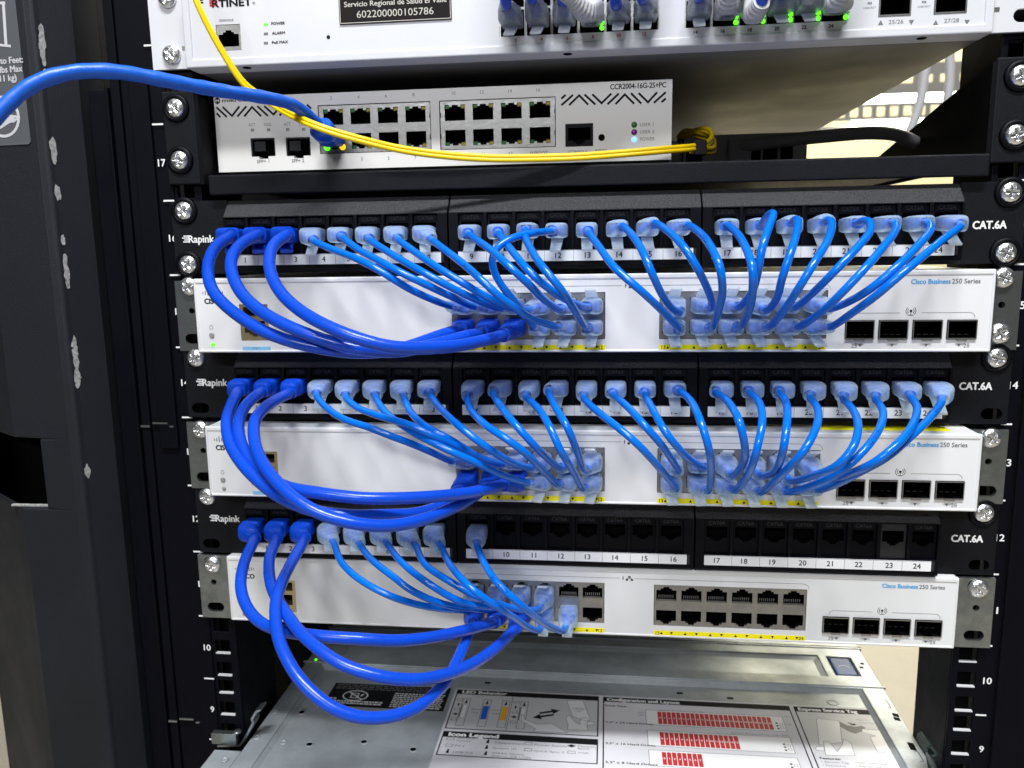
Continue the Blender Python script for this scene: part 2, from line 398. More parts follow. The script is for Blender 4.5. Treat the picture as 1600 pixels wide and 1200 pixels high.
# ------------------------------------------------------------------ the rack
rack = thing('server_rack', 'black equipment rack with numbered rails and an open grey door frame at left', 'rack', (0, 0, -650))
def rail(sgn):
    xa, xb = (-268.0, -222.5) if sgn < 0 else (224.0, 249.0)
    holes = []
    for n in range(1, 23):
        for dz in (-15.875, 0, 15.875):
            z = zc(n)+dz; holes.append((sgn*HX-5.1, sgn*HX+5.1, z-4.9, z+4.9))
    z0, z1 = zc(1)-U/2-20, zc(22)+U/2+20
    o = MB().plate(xa, xb, z0, z1, holes, 0, 2.2).build('mounting_rail', 'rail', rack, bevel=0.5)
    mb = MB()
    if sgn < 0:
        mb.box(-222.5-2.2, -222.5, 2.5, 55, z0, z1)
        mb.box(-241.6, -239.8, -1.2, -0.2, z0, z1)      # fold line of the flange
        mb.box(-274, -268.3, -1.5, 60, z0, z1)
    else:
        mb.box(224.0, 226.2, 2.5, 50, z0, z1)
        mb.box(249.3, 251.5, -2.0, 55, z0, z1)
    mb.build('rail_return', 'rail', rack, bevel=0.4)
    yn = -1.35 if sgn < 0 else -0.12
    def tick(a_, b_, z_): MB().box(a_, b_, yn-0.05, yn+0.06, z_-0.5, z_+0.5).build('unit_tick', 'whiteink', o)
    for n in range(6, 18):
        z = zc(n); nx = -242.6 if sgn < 0 else 244.3
        if n == 17 and sgn < 0: nx = -245.6
        MB().text(str(n), (nx, yn, z), 4.0, 'c', w=(4.6 if n > 9 else 2.4), bold=0.14).build('unit_number', 'whiteink', o)
        tx = (-246.5, -239.6) if sgn < 0 else (239.3, 245.3)
        tick(tx[0], tx[1], z-U/2)
        if n == 17:
            tick(tx[0]-3, tx[1]-3, z+U/2)
            if sgn < 0: tick(tx[0]-4, tx[1]-4, z+U*1.5)
    for n in range(7, 11):
        for dz in (-15.875, 0, 15.875):
            if n == 10 and dz > 0 and sgn < 0: continue
            MB().box(sgn*HX-5.0, sgn*HX+5.0, 0.1, 2.2, zc(n)+dz-4.88, zc(n)+dz-4.2).build('lit_bare_hole_edge', 'silver_print', o)  # pale strip paints the light caught on the bare lower edge
    MB().box(sgn*HX-8.5, sgn*HX+8.5, 14, 16, z0, z1).build('rail_hole_shade', 'black', rack)  # black sheet added as the shade inside the rail holes
    return o
rail(-1); rail(1)
# folded strip with notches beside the left rail
mb = MB()
mb.box(-292, -275, 4, 6, -620, 222); mb.box(-277, -275, -3, 60, -620, 222)
mb.box(-262, -250, -2.4, -1.3, 2, 226)
mb.build('side_strip', 'rail', rack, bevel=0.5)
nt_ = MB()
for z_ in (18.0, -186.0):
    nt_.box(-274, -268, -2.6, -1.6, z_-2.2, z_-1.0); nt_.box(-266, -256, -2.6, -1.6, z_, z_+1.0); nt_.box(-254.5, -252, -2.6, -1.6, z_-2, z_-1)
p0 = at(190, 52, 0)
nt_.build('stamped_tab', 'zinc', rack)
MB().box(-342, -338, 27, 900, -640, 620).build('side_panel', 'powder', rack)
MB().box(-342, -296, 26.2, 28, -640, 620).build('frame_web', 'black', rack)
MB().box(-336, 150, 650, 654, -640, 640).build('rear_view_block', 'black', rack)  # unseen black sheet added to keep the gaps between units dark
MB().box(-150, 150, 300, 304, -180, 158).build('interior_block_sheet', 'black', rack)  # plain black sheet added inside the rack, closing off the view
MB().box(-330, -290, 420, 440, -640, 620).box(-240, -225, 640, 660, -640, 620).build('rear_post', 'rail', rack, bevel=1)
MB().box(-318, -290, 180, 200, -640, 620).build('vertical_duct', 'beige', rack, bevel=1)
MB().box(252.0, 300, 3.0, 5.0, -620, 620).box(298, 300, 5, 60, -620, 620).build('front_column', 'rail', rack, bevel=0.6)
# folded grey door frame at the left edge of the picture
prof = [(-433, 39), (-362, -9), (-352, -15), (-310.5, -19.0), (-306.5, -18.2), (-304.8, -15), (-294.6, 0), (-294.6, 26), (-298, 26), (-298, 3), (-307, -11), (-352, -11), (-362, -5), (-433, 43)]
ztop, zbot = 620, -640
ra, rb = at(-60, 685, -19), at(75, 795, -16)
mb = MB()
def ext(z0, z1, pr): mb.prism([(x, y, z0) for x, y in pr], (0, 0, z1-z0))
hz0, hz1 = rb.z, ra.z; hx1 = rb.x
ext(hz1, ztop, prof); ext(zbot, hz0, prof)
fy = -19.0+(-310.5-hx1)/41.5*4
ext(hz0, hz1, [(hx1, fy)]+prof[3:11]+[(hx1, -11)])
ext(hz0, hz1, [(-433, 39), (-400, 11.2), (-400, 15.2), (-433, 43)])
door = mb.build('door', 'powder_soft', rack, bevel=2.2, seg=3)
# pale lower rim of the slot in the door frame
MB().box(-362, hx1-0.6, -12.6, -10.2, hz0-0.2, hz0+1.3).build('slot_rim', 'scuff', door, bevel=0.4)
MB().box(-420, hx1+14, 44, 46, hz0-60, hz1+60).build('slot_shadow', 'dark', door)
# bare scuffs on the bevelled edge
rnd = random.Random(3)
def scuff(px, py, wpx, hpx, n):
    sc = MB()
    for _ in range(n):
        a = px+rnd.gauss(0, 1)*wpx*0.32; b = py+rnd.gauss(0, 1)*hpx*0.30
        c = at(a, b, -7.6)
        t = (c.x+304.8)/10.2; yy = -15+t*15   # on the bevelled face
        yy = max(-15, min(0, yy)); x = -304.8+(yy+15)/15*10.2
        c = at(a, b, yy); 
        k = rnd.uniform(0.6, 2.5); pts = []
        ph = rnd.uniform(0, 6)
        for q in range(9):
            an = 2*math.pi*q/9; rr = k*rnd.uniform(0.55, 1.2)
            pts.append(Vector((x, yy, c.z))+Vector((0.56, 0.83, 0))*(rr*0.8*math.cos(an))+Vector((0, 0, 1))*(rr*1.9*math.sin(an))+Vector((0.83, -0.56, 0))*0.35)
        sc.poly([p+Vector((0.83, -0.56, 0))*(0.012*_) for p in pts])
    sc.build('scuff', 'scuff', door)
for a in ((68, 66, 14, 26, 9), (61, 88, 7, 16, 9), (78, 114, 6, 10, 4), (96, 300, 9, 14, 4), (100, 375, 4, 10, 4), (104, 425, 8, 44, 16), (122, 562, 8, 40, 16), (125, 595, 6, 14, 9), (141, 730, 3, 20, 5)):
    scuff(*a)
for a in ((80, 228, 5, 9, 9), (90, 236, 3, 16, 7), (76, 245, 2, 10, 5)):
    scuff(*a)
# grey safety sticker on the door frame
def dy(x): return -19.0-(x+310.5)*(4/41.5)   # front face depth at x
a = at(51, 225, -19); sx1 = a.x-1.0; sz0 = a.z
st = MB().prism([(sx1-46, dy(sx1-46)-0.5, sz0), (sx1-1.5, dy(sx1)-0.5, sz0), (sx1, dy(sx1)-0.5, sz0+1.5), (sx1, dy(sx1)-0.5, sz0+190), (sx1-46, dy(sx1-46)-0.5, sz0+190)], (0, 0.4, 0)).build('safety_sticker', 'sticker', door)
ud = Vector((1, -4/41.5*-1*-1, 0)).normalized()
sp = MB()
def dp(px, py): 
    p = at(px, py, -18.5); p.y = dy(p.x)-0.7; return p
for t_, px, py in (('to Feet:', 37, 93), ('lbs Max', 36, 107), ('(11 kg)', 26, 121)):
    sp.text(t_, dp(px, py), 3.4, 'r', u=ud, bold=0.18)
c0 = dp(2, 182); n_ = Vector((0, -1, 0))
sp.stroke([c0+ud*(11*math.cos(t*0.2))+Vector((0, 0, 11*math.sin(t*0.2))) for t in range(33)], 1.6)
sp.stroke([dp(-2, 196), dp(12, 188), dp(20, 186)], 3.2); sp.stroke([dp(8, 180), dp(24, 182), dp(28, 184), dp(20, 190)], 1.3)
sp.stroke([dp(5, 4), dp(9, 70)], 1.8); sp.stroke([dp(-6, 4), dp(7, 5)], 1.5); sp.stroke([dp(-8, 69), dp(16, 72)], 1.4)
sp.build('sticker_print', 'greyink2', st)

# ------------------------------------------------------------------ helpers for jacks
def rj_hole(cx, z0, up, s=1.0):
    """RJ45 opening; z0 = flat edge, up=+1 notch above, -1 notch below"""
    R = [(5.9, 0, 6.6), (3.3, 6.6, 7.7), (1.75, 7.7, 8.7)]
    out = []
    for hw, a, b in R:
        za, zb = z0+up*a*s, z0+up*b*s
        out.append((cx-hw*s, cx+hw*s, min(za, zb)-0.001, max(za, zb)+0.001))
    return out
def slot(cx, cz, hw, hh):
    """oblong opening with round ends"""
    out = []
    for k in range(6):
        a0 = math.pi/2*k/6; a1 = math.pi/2*(k+1)/6; am = (a0+a1)/2
        out.append((cx-(hw-hh)-hh*math.cos(am), cx+(hw-hh)+hh*math.cos(am), cz-hh*math.sin(a1), cz+hh*math.sin(a1)))
    return out

# ------------------------------------------------------------------ topmost white switch with many clear plugs
FZ = 228.6
fsw = thing('network_switch', 'white switch at the very top with grey and clear plugs and green lights', 'network switch', (-3, 0, FZ))
FY = -12.0
fpl = at(780, 57, FY); fpr = at(1030, 47, FY); fql = at(1070, 44, FY); fqr = at(1326, 28, FY)
zb = 237.6
con = at(356, 58, FY)
sfps = [(at(1400, 0, FY).x, 8.0), (at(1487, 0, FY).x, 8.0)]
holes = [(fpl.x, fpr.x, zb, zb+29), (fql.x, fqr.x, zb, zb+29), (con.x-7.2, con.x+7.2, con.z-7.0, con.z+7.0)]
for x, hw in sfps: holes.append((x-hw, x+hw, 238.7, 250.5)); holes.append((x-hw, x+hw, 253, 264))
MB().plate(-220, 214, FZ, FZ+44, holes, FY+3.3, FY+18).box(-220, 214, FY+18.05, 385, FZ, FZ+44).build('housing', 'steel_grey', fsw, bevel=0.5)
face = MB().plate(-219.2, 213.2, FZ+0.6, FZ+43.4, holes, FY+0.9, FY+3.2).build('front_face', 'white_cool', fsw)
MB().box(-219.5, 213.5, FY+2.2, FY+16, FZ-0.15, FZ-0.02).build('bezel_return', 'steel_white', face)
MB().plate(-220, 214, FZ-0.2, FZ+44.2, [(-215.5, 209.5, FZ+4.6, FZ+40)], FY, FY+2.1).build('face_rim', 'white_cool', face, bevel=0.9, seg=3)
for sgn in (-1, 1):
    xa, xb = (-244.8, -220.4) if sgn < 0 else (214.4, 239)
    sl = slot(sgn*HX, zc(18)+15.875, 5.6, 3.3)+slot(sgn*HX, zc(19)+3, 5.6, 3.3)
    ear = MB().plate(xa, xb, FZ+1.6, FZ+43, sl, -3.2, -0.6).build('mounting_ear', 'white_cool', fsw, bevel=0.8)
    mb = MB(); mb.box(xa if sgn > 0 else xb-0.8, xa+0.8 if sgn > 0 else xb, -5.5, -3.25, FZ+22, FZ+24.5); mb.box(xa if sgn > 0 else xb-0.8, xa+0.8 if sgn > 0 else xb, -5.5, -3.25, FZ+2.6+30, FZ+35.1)
    mb.box((xb-5.5) if sgn < 0 else xa+1, (xb-1) if sgn < 0 else xa+5.5, -3.5, -3.25, FZ+12, FZ+14); mb.build('ear_rivet', 'shield', ear)
    if sgn < 0:
        for z_ in (zc(18)+15.875, zc(18)+15.875+31): place(SCREW, 'screw', fsw, (-HX, -3.3, z_), rnd.uniform(0, 1.5))
bx = MB()
for a, b in ((fpl, fpr), (fql, fqr)):
    bx.box(a.x-2, b.x+2, FY+14, FY+15, zb-2, zb+30)
    for i in range(7):
        x = a.x+(b.x-a.x)*i/6; bx.box(x-0.7, x+0.7, FY+1.5, FY+14, zb, zb+29, 1)
    bx.box(a.x, b.x, FY+1.6, FY+14, zb+13.7, zb+15.0, 1)
    bx.box(a.x-0.9, a.x-0.2, FY+1, FY+14, zb, zb+29, 1); bx.box(b.x+0.2, b.x+0.9, FY+1, FY+14, zb, zb+29, 1)
    bx.box(a.x, b.x, FY+3.4, FY+14, zb-1.1, zb-0.1, 1)
bx.build('port_block', ['dark', 'shield'], fsw)
mb = MB(); mb.plate(con.x-7.0, con.x+7.0, con.z-6.8, con.z+6.8, rj_hole(con.x, con.z-4.8, 1), FY+1.2, FY+12, wall=1); mb.box(con.x-6.5, con.x+6.5, FY+12.2, FY+12.6, con.z-6, con.z+6, 1); mb.build('console_port', ['shield', 'dark'], fsw)
mb = MB()
for x, hw in sfps:
    for z0, z1 in ((238.7, 250.5), (253, 264)):
        mb.plate(x-hw+0.05, x+hw-0.05, z0+0.05, z1-0.05, [(x-hw+0.8, x+hw-0.8, z0+0.8, z1-0.8)], FY+0.6, FY+16, wall=1); mb.box(x-hw, x+hw, FY+17, FY+17.5, z0, z1, 1)
mb.build('optical_port', ['shield', 'dark'], fsw)
pt = MB(); yF = FY+0.8
def ftx(s, px, py, hpx, mi=0, al='c', bold=0.0, wpx=None, Y=None, mbx=None):
    Y = yF if Y is None else Y
    p = at(px, py, Y); h = (at(px, py-hpx/2, Y)-at(px, py+hpx/2, Y)).length
    ww = None if wpx is None else (at(px+wpx/2, py, Y)-at(px-wpx/2, py, Y)).length
    (mbx or pt).text(s, p, h, al, w=ww, mi=mi, bold=bold)
ftx('CONSOLE', 353.5, 31.5, 3.2, 1, wpx=22, bold=0.04)
ftx('POWER', 424, 37, 4.2, wpx=21, al='l', bold=0.08); ftx('ALARM', 425, 52, 4.2, wpx=20, al='l', bold=0.08); ftx('PoE MAX', 425, 66.5, 4.2, wpx=25, al='l', bold=0.08)
main_pt = pt; pt = MB()
ftx('F', 313, 4.5, 11, bold=0.3, wpx=8); ftx('RTINET', 362, 4.5, 11, bold=0.3, wpx=61); ftx('®', 396.5, 5, 4)
g0 = at(333.5, 4.5, yF)
for i in range(3):
    for j in range(3): pt.box(g0.x-2.4+i*1.65, g0.x-0.95+i*1.65, yF-0.02, yF, g0.z-1.9+j*1.32, g0.z-0.75+j*1.32, 2)
pt.build('logo', ['ink', 'inkgrey', 'inkred'], face); pt = MB()
for k, s_ in enumerate(('2', '4', '6', '8', '10', '12')): ftx(s_, 806+k*40.2, 63-k*1.9, 5.5, 2, bold=0.06)
for k, s_ in enumerate(('14', '16', '18', '20', '22', '24')): ftx(s_, 1087+k*42.3, 50.5-k*2.0, 5.5, 0, bold=0.08)
ftx('25/26', 1400, 34, 6.2, 1, wpx=23); ftx('27/28', 1487, 32, 6.2, 1, wpx=23)
for px, up in ((1376, 1), (1424, -1), (1462, 1), (1511, -1)):
    p = at(px, 35, yF); pt.poly([p+Vector((-1.3, -0.02, -1.2*up)), p+Vector((1.3, -0.02, -1.2*up)), p+Vector((0, -0.02, 1.2*up))], 1)
pt.build('port_number', ['ink', 'inkgrey', 'inkred'], face); pt = main_pt
for px in (1359, 1444): ftx('LINK/ACT', px, 12 if px < 1400 else 10, 3.0, 1, wpx=20)
for px in (1359, 1444):
    for d in (-2.4, 0, 2.4): 
        p = at(px+d, 5 if px < 1400 else 3, yF); pt.box(p.x-0.3, p.x+0.3, yF-0.02, yF, p.z-0.5, p.z+0.5, 1)
p = at(513, 58, yF); pt.lathe((p.x, yF, p.z), [(1.05, 0.0), (1.05, 0.03)], 20, 0)
pt.build('lettering', ['ink', 'inkgrey', 'inkred'], face)
mb = MB()
for py, i in ((38, 0), (52.5, 1), (67, 1)):
    p = at(415.5, py, yF); mb.box(p.x-1.2, p.x+1.2, yF-0.15, yF+0.2, p.z-0.55, p.z+0.55, i)
mb.build('status_light', ['led_g', 'inkgrey'], fsw)
mb = MB()
for k, on in ((3, 1),): 
    for z_ in (zb+2.0, zb+4.6): mb.lathe((fpl.x+(fpr.x-fpl.x)*(k+0.88)/6, FY+0.4, z_), [(1.3, 0), (1.1, 0.8), (0.3, 1.1)], 14)
for k in (1, 2, 3, 4, 5):
    for z_ in (zb+1.6, zb+4.4): mb.lathe((fql.x+(fqr.x-fql.x)*(k+0.9)/6, FY+0.4, z_), [(1.35, 0), (1.1, 0.8), (0.3, 1.1)], 14)
mb.build('port_light', 'led_g', fsw)
for px in (386, 887, 1440):
    p = atz(px, {386: 106, 887: 84.5, 1440: 60}[px], FZ-0.25)
    MB().lathe((p.x, p.y, FZ), [(2.6, 0.0), (2.3, 0.5), (0.4, 0.55)], 18, axis=(0, 0, -1)).build('rubber_pad', 'dark', fsw)
tg = MB(); a = at(531, 39, FY+0.6); b = at(706, 32, FY+0.6)
tg.box(a.x, b.x, yF-0.7, yF-0.05, a.z, a.z+26)
tgo = tg.build('inventory_tag', 'tagplate', fsw, bevel=0.2)
tt = MB()
ftx('602200000105786', 617, 19.5, 11, wpx=120, Y=yF-0.8, mbx=tt); ftx('Servicio Regional de Salud El Valle', 617, 3, 8, wpx=160, Y=yF-0.8, mbx=tt, bold=0.08)
tt.stroke([(a.x+0.6, yF-0.75, a.z+25), (a.x+0.6, yF-0.75, a.z+0.6), (b.x-0.6, yF-0.75, a.z+0.6), (b.x-0.6, yF-0.75, a.z+25)], 0.35)
tt.build('tag_lettering', 'tagink', tgo)

# ------------------------------------------------------------------ black shelf
shf = thing('rack_shelf', 'black steel rack shelf carrying the small router', 'shelf', (0, 0, 156))
mb = MB()
mb.box(-214, 219.5, -8, -5.8, 157.6, 169.2)
mb.build('front_lip', 'powder', shf, bevel=1.0, seg=3)
MB().box(-214, 219.5, -5.6, 300, 166.6, 168.4).build('tray', 'powder', shf)
for sgn in (-1, 1):
    xa, xb = (-241.4, -221) if sgn < 0 else (221, 250)
    MB().plate(xa, xb, 164.5, 218, [], -3.4, -0.8).build('mounting_flange', 'powder', shf, bevel=1.0, seg=3)
    x0 = -221 if sgn < 0 else 221
    pr = [(x0, -3, 164.5), (x0, -3, 216), (x0, 60, 206), (x0, 190, 184), (x0, 290, 166), (x0, 290, 164.5)]
    MB().prism(pr, (-sgn*2.0, 0, 0)).build('side_bracket', 'black', shf)
    for z_ in (zc(17)+0.8, zc(17)+30.5): place(SCREWW, 'screw', shf, (sgn*HX, -3.5, z_), rnd.uniform(0, 1.5))

# ------------------------------------------------------------------ small white router on the shelf
RY = 12.0; RX0, RX1, RZ0, RZ1 = -216.5, 55.6, 172.6, 216.5
rt = thing('router', 'small white router with sixteen ports standing on the black shelf', 'router', (-80, RY, RZ0))
ra_, rb_ = at(500, 240, RY), at(672, 158, RY); rc_, rd_ = at(688, 233, RY), at(868, 150, RY)
za, zt_ = (at(590, 238, RY).z), (at(590, 161, RY).z)
blocks = [(ra_.x, rb_.x), (rc_.x, rd_.x)]
sf = [(at(411, 230, RY)), (at(466, 229, RY))]
cn = at(905, 211, RY); rs = at(940, 215, RY)
holes = [(a, b, za, zt_) for a, b in blocks]+[(p.x-7.6, p.x+7.6, p.z-5.4, p.z+5.4) for p in sf]+[(p.x-3, p.x+3, p.z-6.8, p.z-5.3) for p in sf]+[(cn.x-8, cn.x+8, cn.z-6.4, cn.z+6.4)]
MB().plate(RX0+0.5, RX1-0.5, RZ0+0.3, RZ1-0.3, holes, RY+2.1, RY+13).box(RX0+0.5, RX1-0.5, RY+13.05, RY+180, RZ0+0.3, RZ1-0.3).build('housing', 'steel_white', rt, bevel=0.3)
rface = MB().plate(RX0, RX1, RZ0, RZ1, holes, RY, RY+2).build('front_face', 'white_warm', rt, bevel=0.35)
pb = MB(); pin = MB(); lit = MB()
zm = (za+zt_)/2
for bi, (a, b) in enumerate(blocks):
    hs = []
    pitch = (b-a-1.6)/4
    for i in range(4):
        cx = a+0.8+pitch*(i+0.5)
        hs += rj_hole(cx, zm+2.6, 1, 1.02)+rj_hole(cx, zm-2.6, -1, 1.02)
        hs += [(cx-6.1, cx-3.4, zm+9.35, zm+11.6), (cx+3.4, cx+6.1, zm+9.35, zm+11.6), (cx-6.1, cx-3.4, zm-11.6, zm-9.35), (cx+3.4, cx+6.1, zm-11.6, zm-9.35)]
        for sg in (1, -1):
            for dx, mi in ((-4.75, 0), (4.75, 1)):
                on = bi == 0 and i == 0 and sg < 0
                if on: continue
                lit.box(cx+dx-1.3, cx+dx+1.3, RY+1.2, RY+3, zm+sg*10.5-1.0, zm+sg*10.5+1.0, mi)
        for q in range(8): pin.box(cx-4.2+q*1.2-0.2, cx-4.2+q*1.2+0.2, RY+5, RY+5.4, zm+3.0, zm+4.6); 
    pb.plate(a+0.45, b-0.45, za+0.45, zt_-0.45, hs, RY+0.7, RY+11, wall=1)
    pb.box(a, b, RY+11.5, RY+12, za, zt_, 1)
    for z_ in (zm+6, zm-6): pb.box(b-0.75, b-0.4, RY+0.3, RY+2.5, z_-1.3, z_+1.3, 1); pb.box(a+0.4, a+0.75, RY+0.3, RY+2.5, z_-1.3, z_+1.3, 1)
pb.build('port_block', ['shield', 'dark'], rt); lit.build('port_light', ['led_goff', 'led_yoff'], rt, bevel=0.4)
mb = MB(); x1p = blocks[0][0]+0.8+(blocks[0][1]-blocks[0][0]-1.6)/8
for dx, dz, mi in ((-4.7, -10.3, 0), (-4.7, -7.0, 0), (4.9, -10.2, 1), (2.6, -7.6, 1)):
    mb.lathe((x1p+dx, RY+0.6, zm+dz), [(1.9 if dx < 2 or dx > 4 else 0.9, 0), (1.6 if dx < 2 or dx > 4 else 0.7, 1.2), (0.4, 1.8)], 16, mi)
mb.build('port_light', ['led_g', 'led_y'], rt)
mb = MB()
for p in sf:
    mb.box(p.x-7.4, p.x+7.4, RY+9, RY+9.5, p.z-6.6, p.z+5.2, 1); mb.plate(p.x-7.55, p.x+7.55, p.z-5.35, p.z+5.35, [(p.x-6.7, p.x+6.7, p.z-5.4, p.z+4.5)], RY+0.5, RY+9)
    mb.box(p.x-6.0, p.x+1.2, RY+1.2, RY+8.5, p.z-2.2, p.z+3.6); 
mb.build('optical_port', ['sfpdark', 'dark'], rt, bevel=0.3)
mb = MB(); mb.plate(cn.x-7.9, cn.x+7.9, cn.z-6.3, cn.z+6.3, rj_hole(cn.x, cn.z+4.2, -1, 1.08), RY+0.4, RY+11); mb.box(cn.x-7, cn.x+7, RY+11.2, RY+11.7, cn.z-6, cn.z+6, 1); mb.build('console_port', ['blackp', 'dark'], rt, bevel=0.25)
yR = RY-0.06; pt = MB()
def rtx(s, px, py, h, mi=1, wpx=None, al='c', bold=0.0): ftx(s, px, py, h, mi, al, bold, wpx, yR, pt)
for k, s_ in enumerate('2468'): rtx(s_, 517+k*43, 153-k*1.7, 5.2)
for k, s_ in enumerate('1357'): rtx(s_, 523.5+k*41.8, 249-k*1.0, 5.2)
for k, s_ in enumerate(('10', '12', '14', '16')): rtx(s_, 709+k*44, 145.5-k*1.7, 5.2)
for k, s_ in enumerate(('9', '11', '13', '15/BOOT')): rtx(s_, (713, 755, 798, 842)[k], 242-k*1.1, 5.0)
rtx('CONSOLE', 903, 237, 5, wpx=29); rtx('RESET', 939.5, 235.5, 5, wpx=19)
for px, s_ in ((393.5, 'ACT'), (418, '10G'), (448.5, 'ACT'), (473, '10G')): rtx(s_, px, 195-(px-393)*0.02, 5, wpx=10.5)
for px in (394.5, 419.5, 449.5, 474.5):
    p = at(px, 203.5-(px-393)*0.015, yR)
    for d in (-0.75, 0, 0.75): pt.box(p.x+d-0.25, p.x+d+0.25, yR-0.01, yR, p.z-0.8, p.z+0.8, 1)
    pt.box(p.x-1.0, p.x+1.0, yR-0.01, yR, p.z+0.5, p.z+0.85, 1)
rtx('SFP+ 1', 411, 252, 5.2, wpx=19, bold=0.05); rtx('SFP+ 2', 465.5, 251, 5.2, wpx=19, bold=0.05)
rtx('USER 1', 1010.5, 194.5, 5.2, wpx=21); rtx('USER 2', 1011, 205.7, 5.2, wpx=22); rtx('POWER', 1011.5, 217, 5.2, wpx=23)
pt.build('lettering', ['ink', 'inkgrey', 'white_warm'], rface); pt = MB()
rtx('mikrotik', 370, 156, 5.5, 0, wpx=46, bold=0.12)
rtx('CCR2004-16G-2S+PC', 997, 134, 8, 0, wpx=87, bold=0.1)
hx = at(339.5, 157.3, yR)
pt.add([hx+Vector((2.0*math.sin(i*math.pi/3), -0.01, 2.2*math.cos(i*math.pi/3))) for i in range(6)], [tuple(range(6))], 0)
pt.stroke([hx+Vector((-0.9, -0.03, -0.9)), hx+Vector((-0.9, -0.03, 0.5)), hx+Vector((0, -0.03, -0.1)), hx+Vector((0.9, -0.03, 0.5)), hx+Vector((0.9, -0.03, -0.9))], 0.4, mi=2)
pt.build('logo', ['ink', 'inkgrey', 'white_warm'], rface); pt = MB()
A = lambda zx, zy: (320+zx/8, 120+zy/8); B = lambda zx, zy: (700+zx/4, zy/4)
pat = [[A(150, 385), A(270, 497)], [A(228, 382), A(340, 490), A(428, 376)], [A(412, 492), A(515, 374)], [A(497, 490), A(590, 378), A(698, 486)], [A(662, 372), A(783, 484)], [A(748, 370), A(860, 472), A(948, 362)], [A(940, 478), A(1040, 358)], [A(1018, 474), A(1116, 358), A(1232, 470)], [A(1196, 356), A(1326, 470)], [A(1283, 354), A(1324, 392)], [A(156, 462), A(190, 500)],
       [B(712, 614), B(732, 596)], [B(712, 655), B(778, 596)], [B(760, 654), B(820, 596), B(873, 651)], [B(857, 594), B(918, 650)], [B(905, 592), B(960, 645), B(1018, 588)], [B(1000, 649), B(1064, 588)], [B(1050, 648), B(1105, 590), B(1160, 645)], [B(1147, 586), B(1205, 644)], [B(1195, 585), B(1250, 639), B(1304, 580)], [B(1290, 640), B(1358, 579)], [B(1338, 636), B(1358, 618)]]
for i, l in enumerate(pat): pt.stroke([at(a, b, yR)+Vector((0, -0.003*(i % 3), 0)) for a, b in l], 1.2, mi=0)
MB().lathe((rs.x, yR, rs.z), [(1.9, 0), (1.9, 0.02)], 22, 0).build('reset_hole', 'dark', rface)
pt.build('zigzag_vents', ['ink', 'inkgrey', 'white_warm'], rface)
mb = MB()
for py, mi in ((195, 0), (206.5, 1), (218, 2)):
    p = at(991, py, yR); mb.lathe((p.x, RY+0.1, p.z), [(1.75, 0), (1.5, 0.5), (0.3, 0.7)], 18, mi)
mb.build('status_light', ['led_goff', 'led_p', 'led_w'], rt)

# ------------------------------------------------------------------ small box and dark cable behind the router
mcY = 120
a = at(1068, 246, mcY); b = at(1262, 206, mcY)
mc = thing('media_converter', 'small pale box with dark ports far back on the black shelf, right of the router', 'network box', (a.x+20, mcY, 168.4))
hs = []
for x0, x1 in ((1072, 1098), (1136, 1160), (1160, 1190), (1192, 1216), (1219, 1240)):
    p, q = at(x0, 245, mcY), at(x1, 224, mcY); hs.append((p.x, q.x, 170.5, q.z))
MB().plate(a.x, b.x, 169, b.z, hs, mcY, mcY+2).box(a.x, b.x, mcY+14, mcY+15, 169, b.z, 1).box(a.x, b.x, mcY+15.1, mcY+110, 169, b.z).build('housing', ['steel_white', 'dark'], mc)
pts = [(1140, 233, 112), (1170, 227, 105), (1230, 219, 100), (1300, 212, 96), (1350, 208, 96), (1400, 210, 94), (1432, 224, 96)]
dc = MB().tube(spline([at(*p) for p in pts]), 4.2, 12)
dc.box(at(1138, 240, 110).x, at(1172, 222, 110).x, 104, 120, 170.2, at(1150, 219, 110).z)
tag(dc.build('power_cable', 'greycable', bevel=0), 'dark grey cable lying on the black shelf behind its front lip', 'cable')
ba, bb = at(285, 172, 230), at(352, 100, 230)
bd = MB().box(ba.x, bb.x, 230, 236, ba.z, bb.z).build('beige_panel', 'beige'); tag(bd, 'beige strip showing in the gap left of the small router', 'panel')

# ------------------------------------------------------------------ patch panels
GRP = [(-205.0, -71.0), (-70.2, 70.6), (71.4, 207.0)]
def port_x(n):
    g = (n-1)//8; i = (n-1) % 8
    return (-198.6, -57.4, 83.8)[g]+i*16.4
KEY = {}
def keystone_mesh(mname):
    mb = MB()
    h = rj_hole(0, 6.0, -1, 1.0)
    mb.plate(-7.1, 7.1, -10.2, 10.6, h, 0, 8, 0, wall=1)
    mb.box(-6.6, 6.6, 8.4, 9, -9, 8, 1)
    mb.box(-6.2, 6.2, -0.5, -0.02, 7.0, 10.2, 0)
    return mesh_of(mb, [mname, 'dark', 'shield'])
KB = keystone_mesh('blackp'); KG = keystone_mesh('emboss')
kt = MB(); kt.text('CAT6A', (0, -0.56, 8.6), 2.1, w=9.0, bold=0.05); KT = mesh_of(kt, ['emboss'])
PLBL = ['upper', 'middle', 'lower']
PY = -12.0
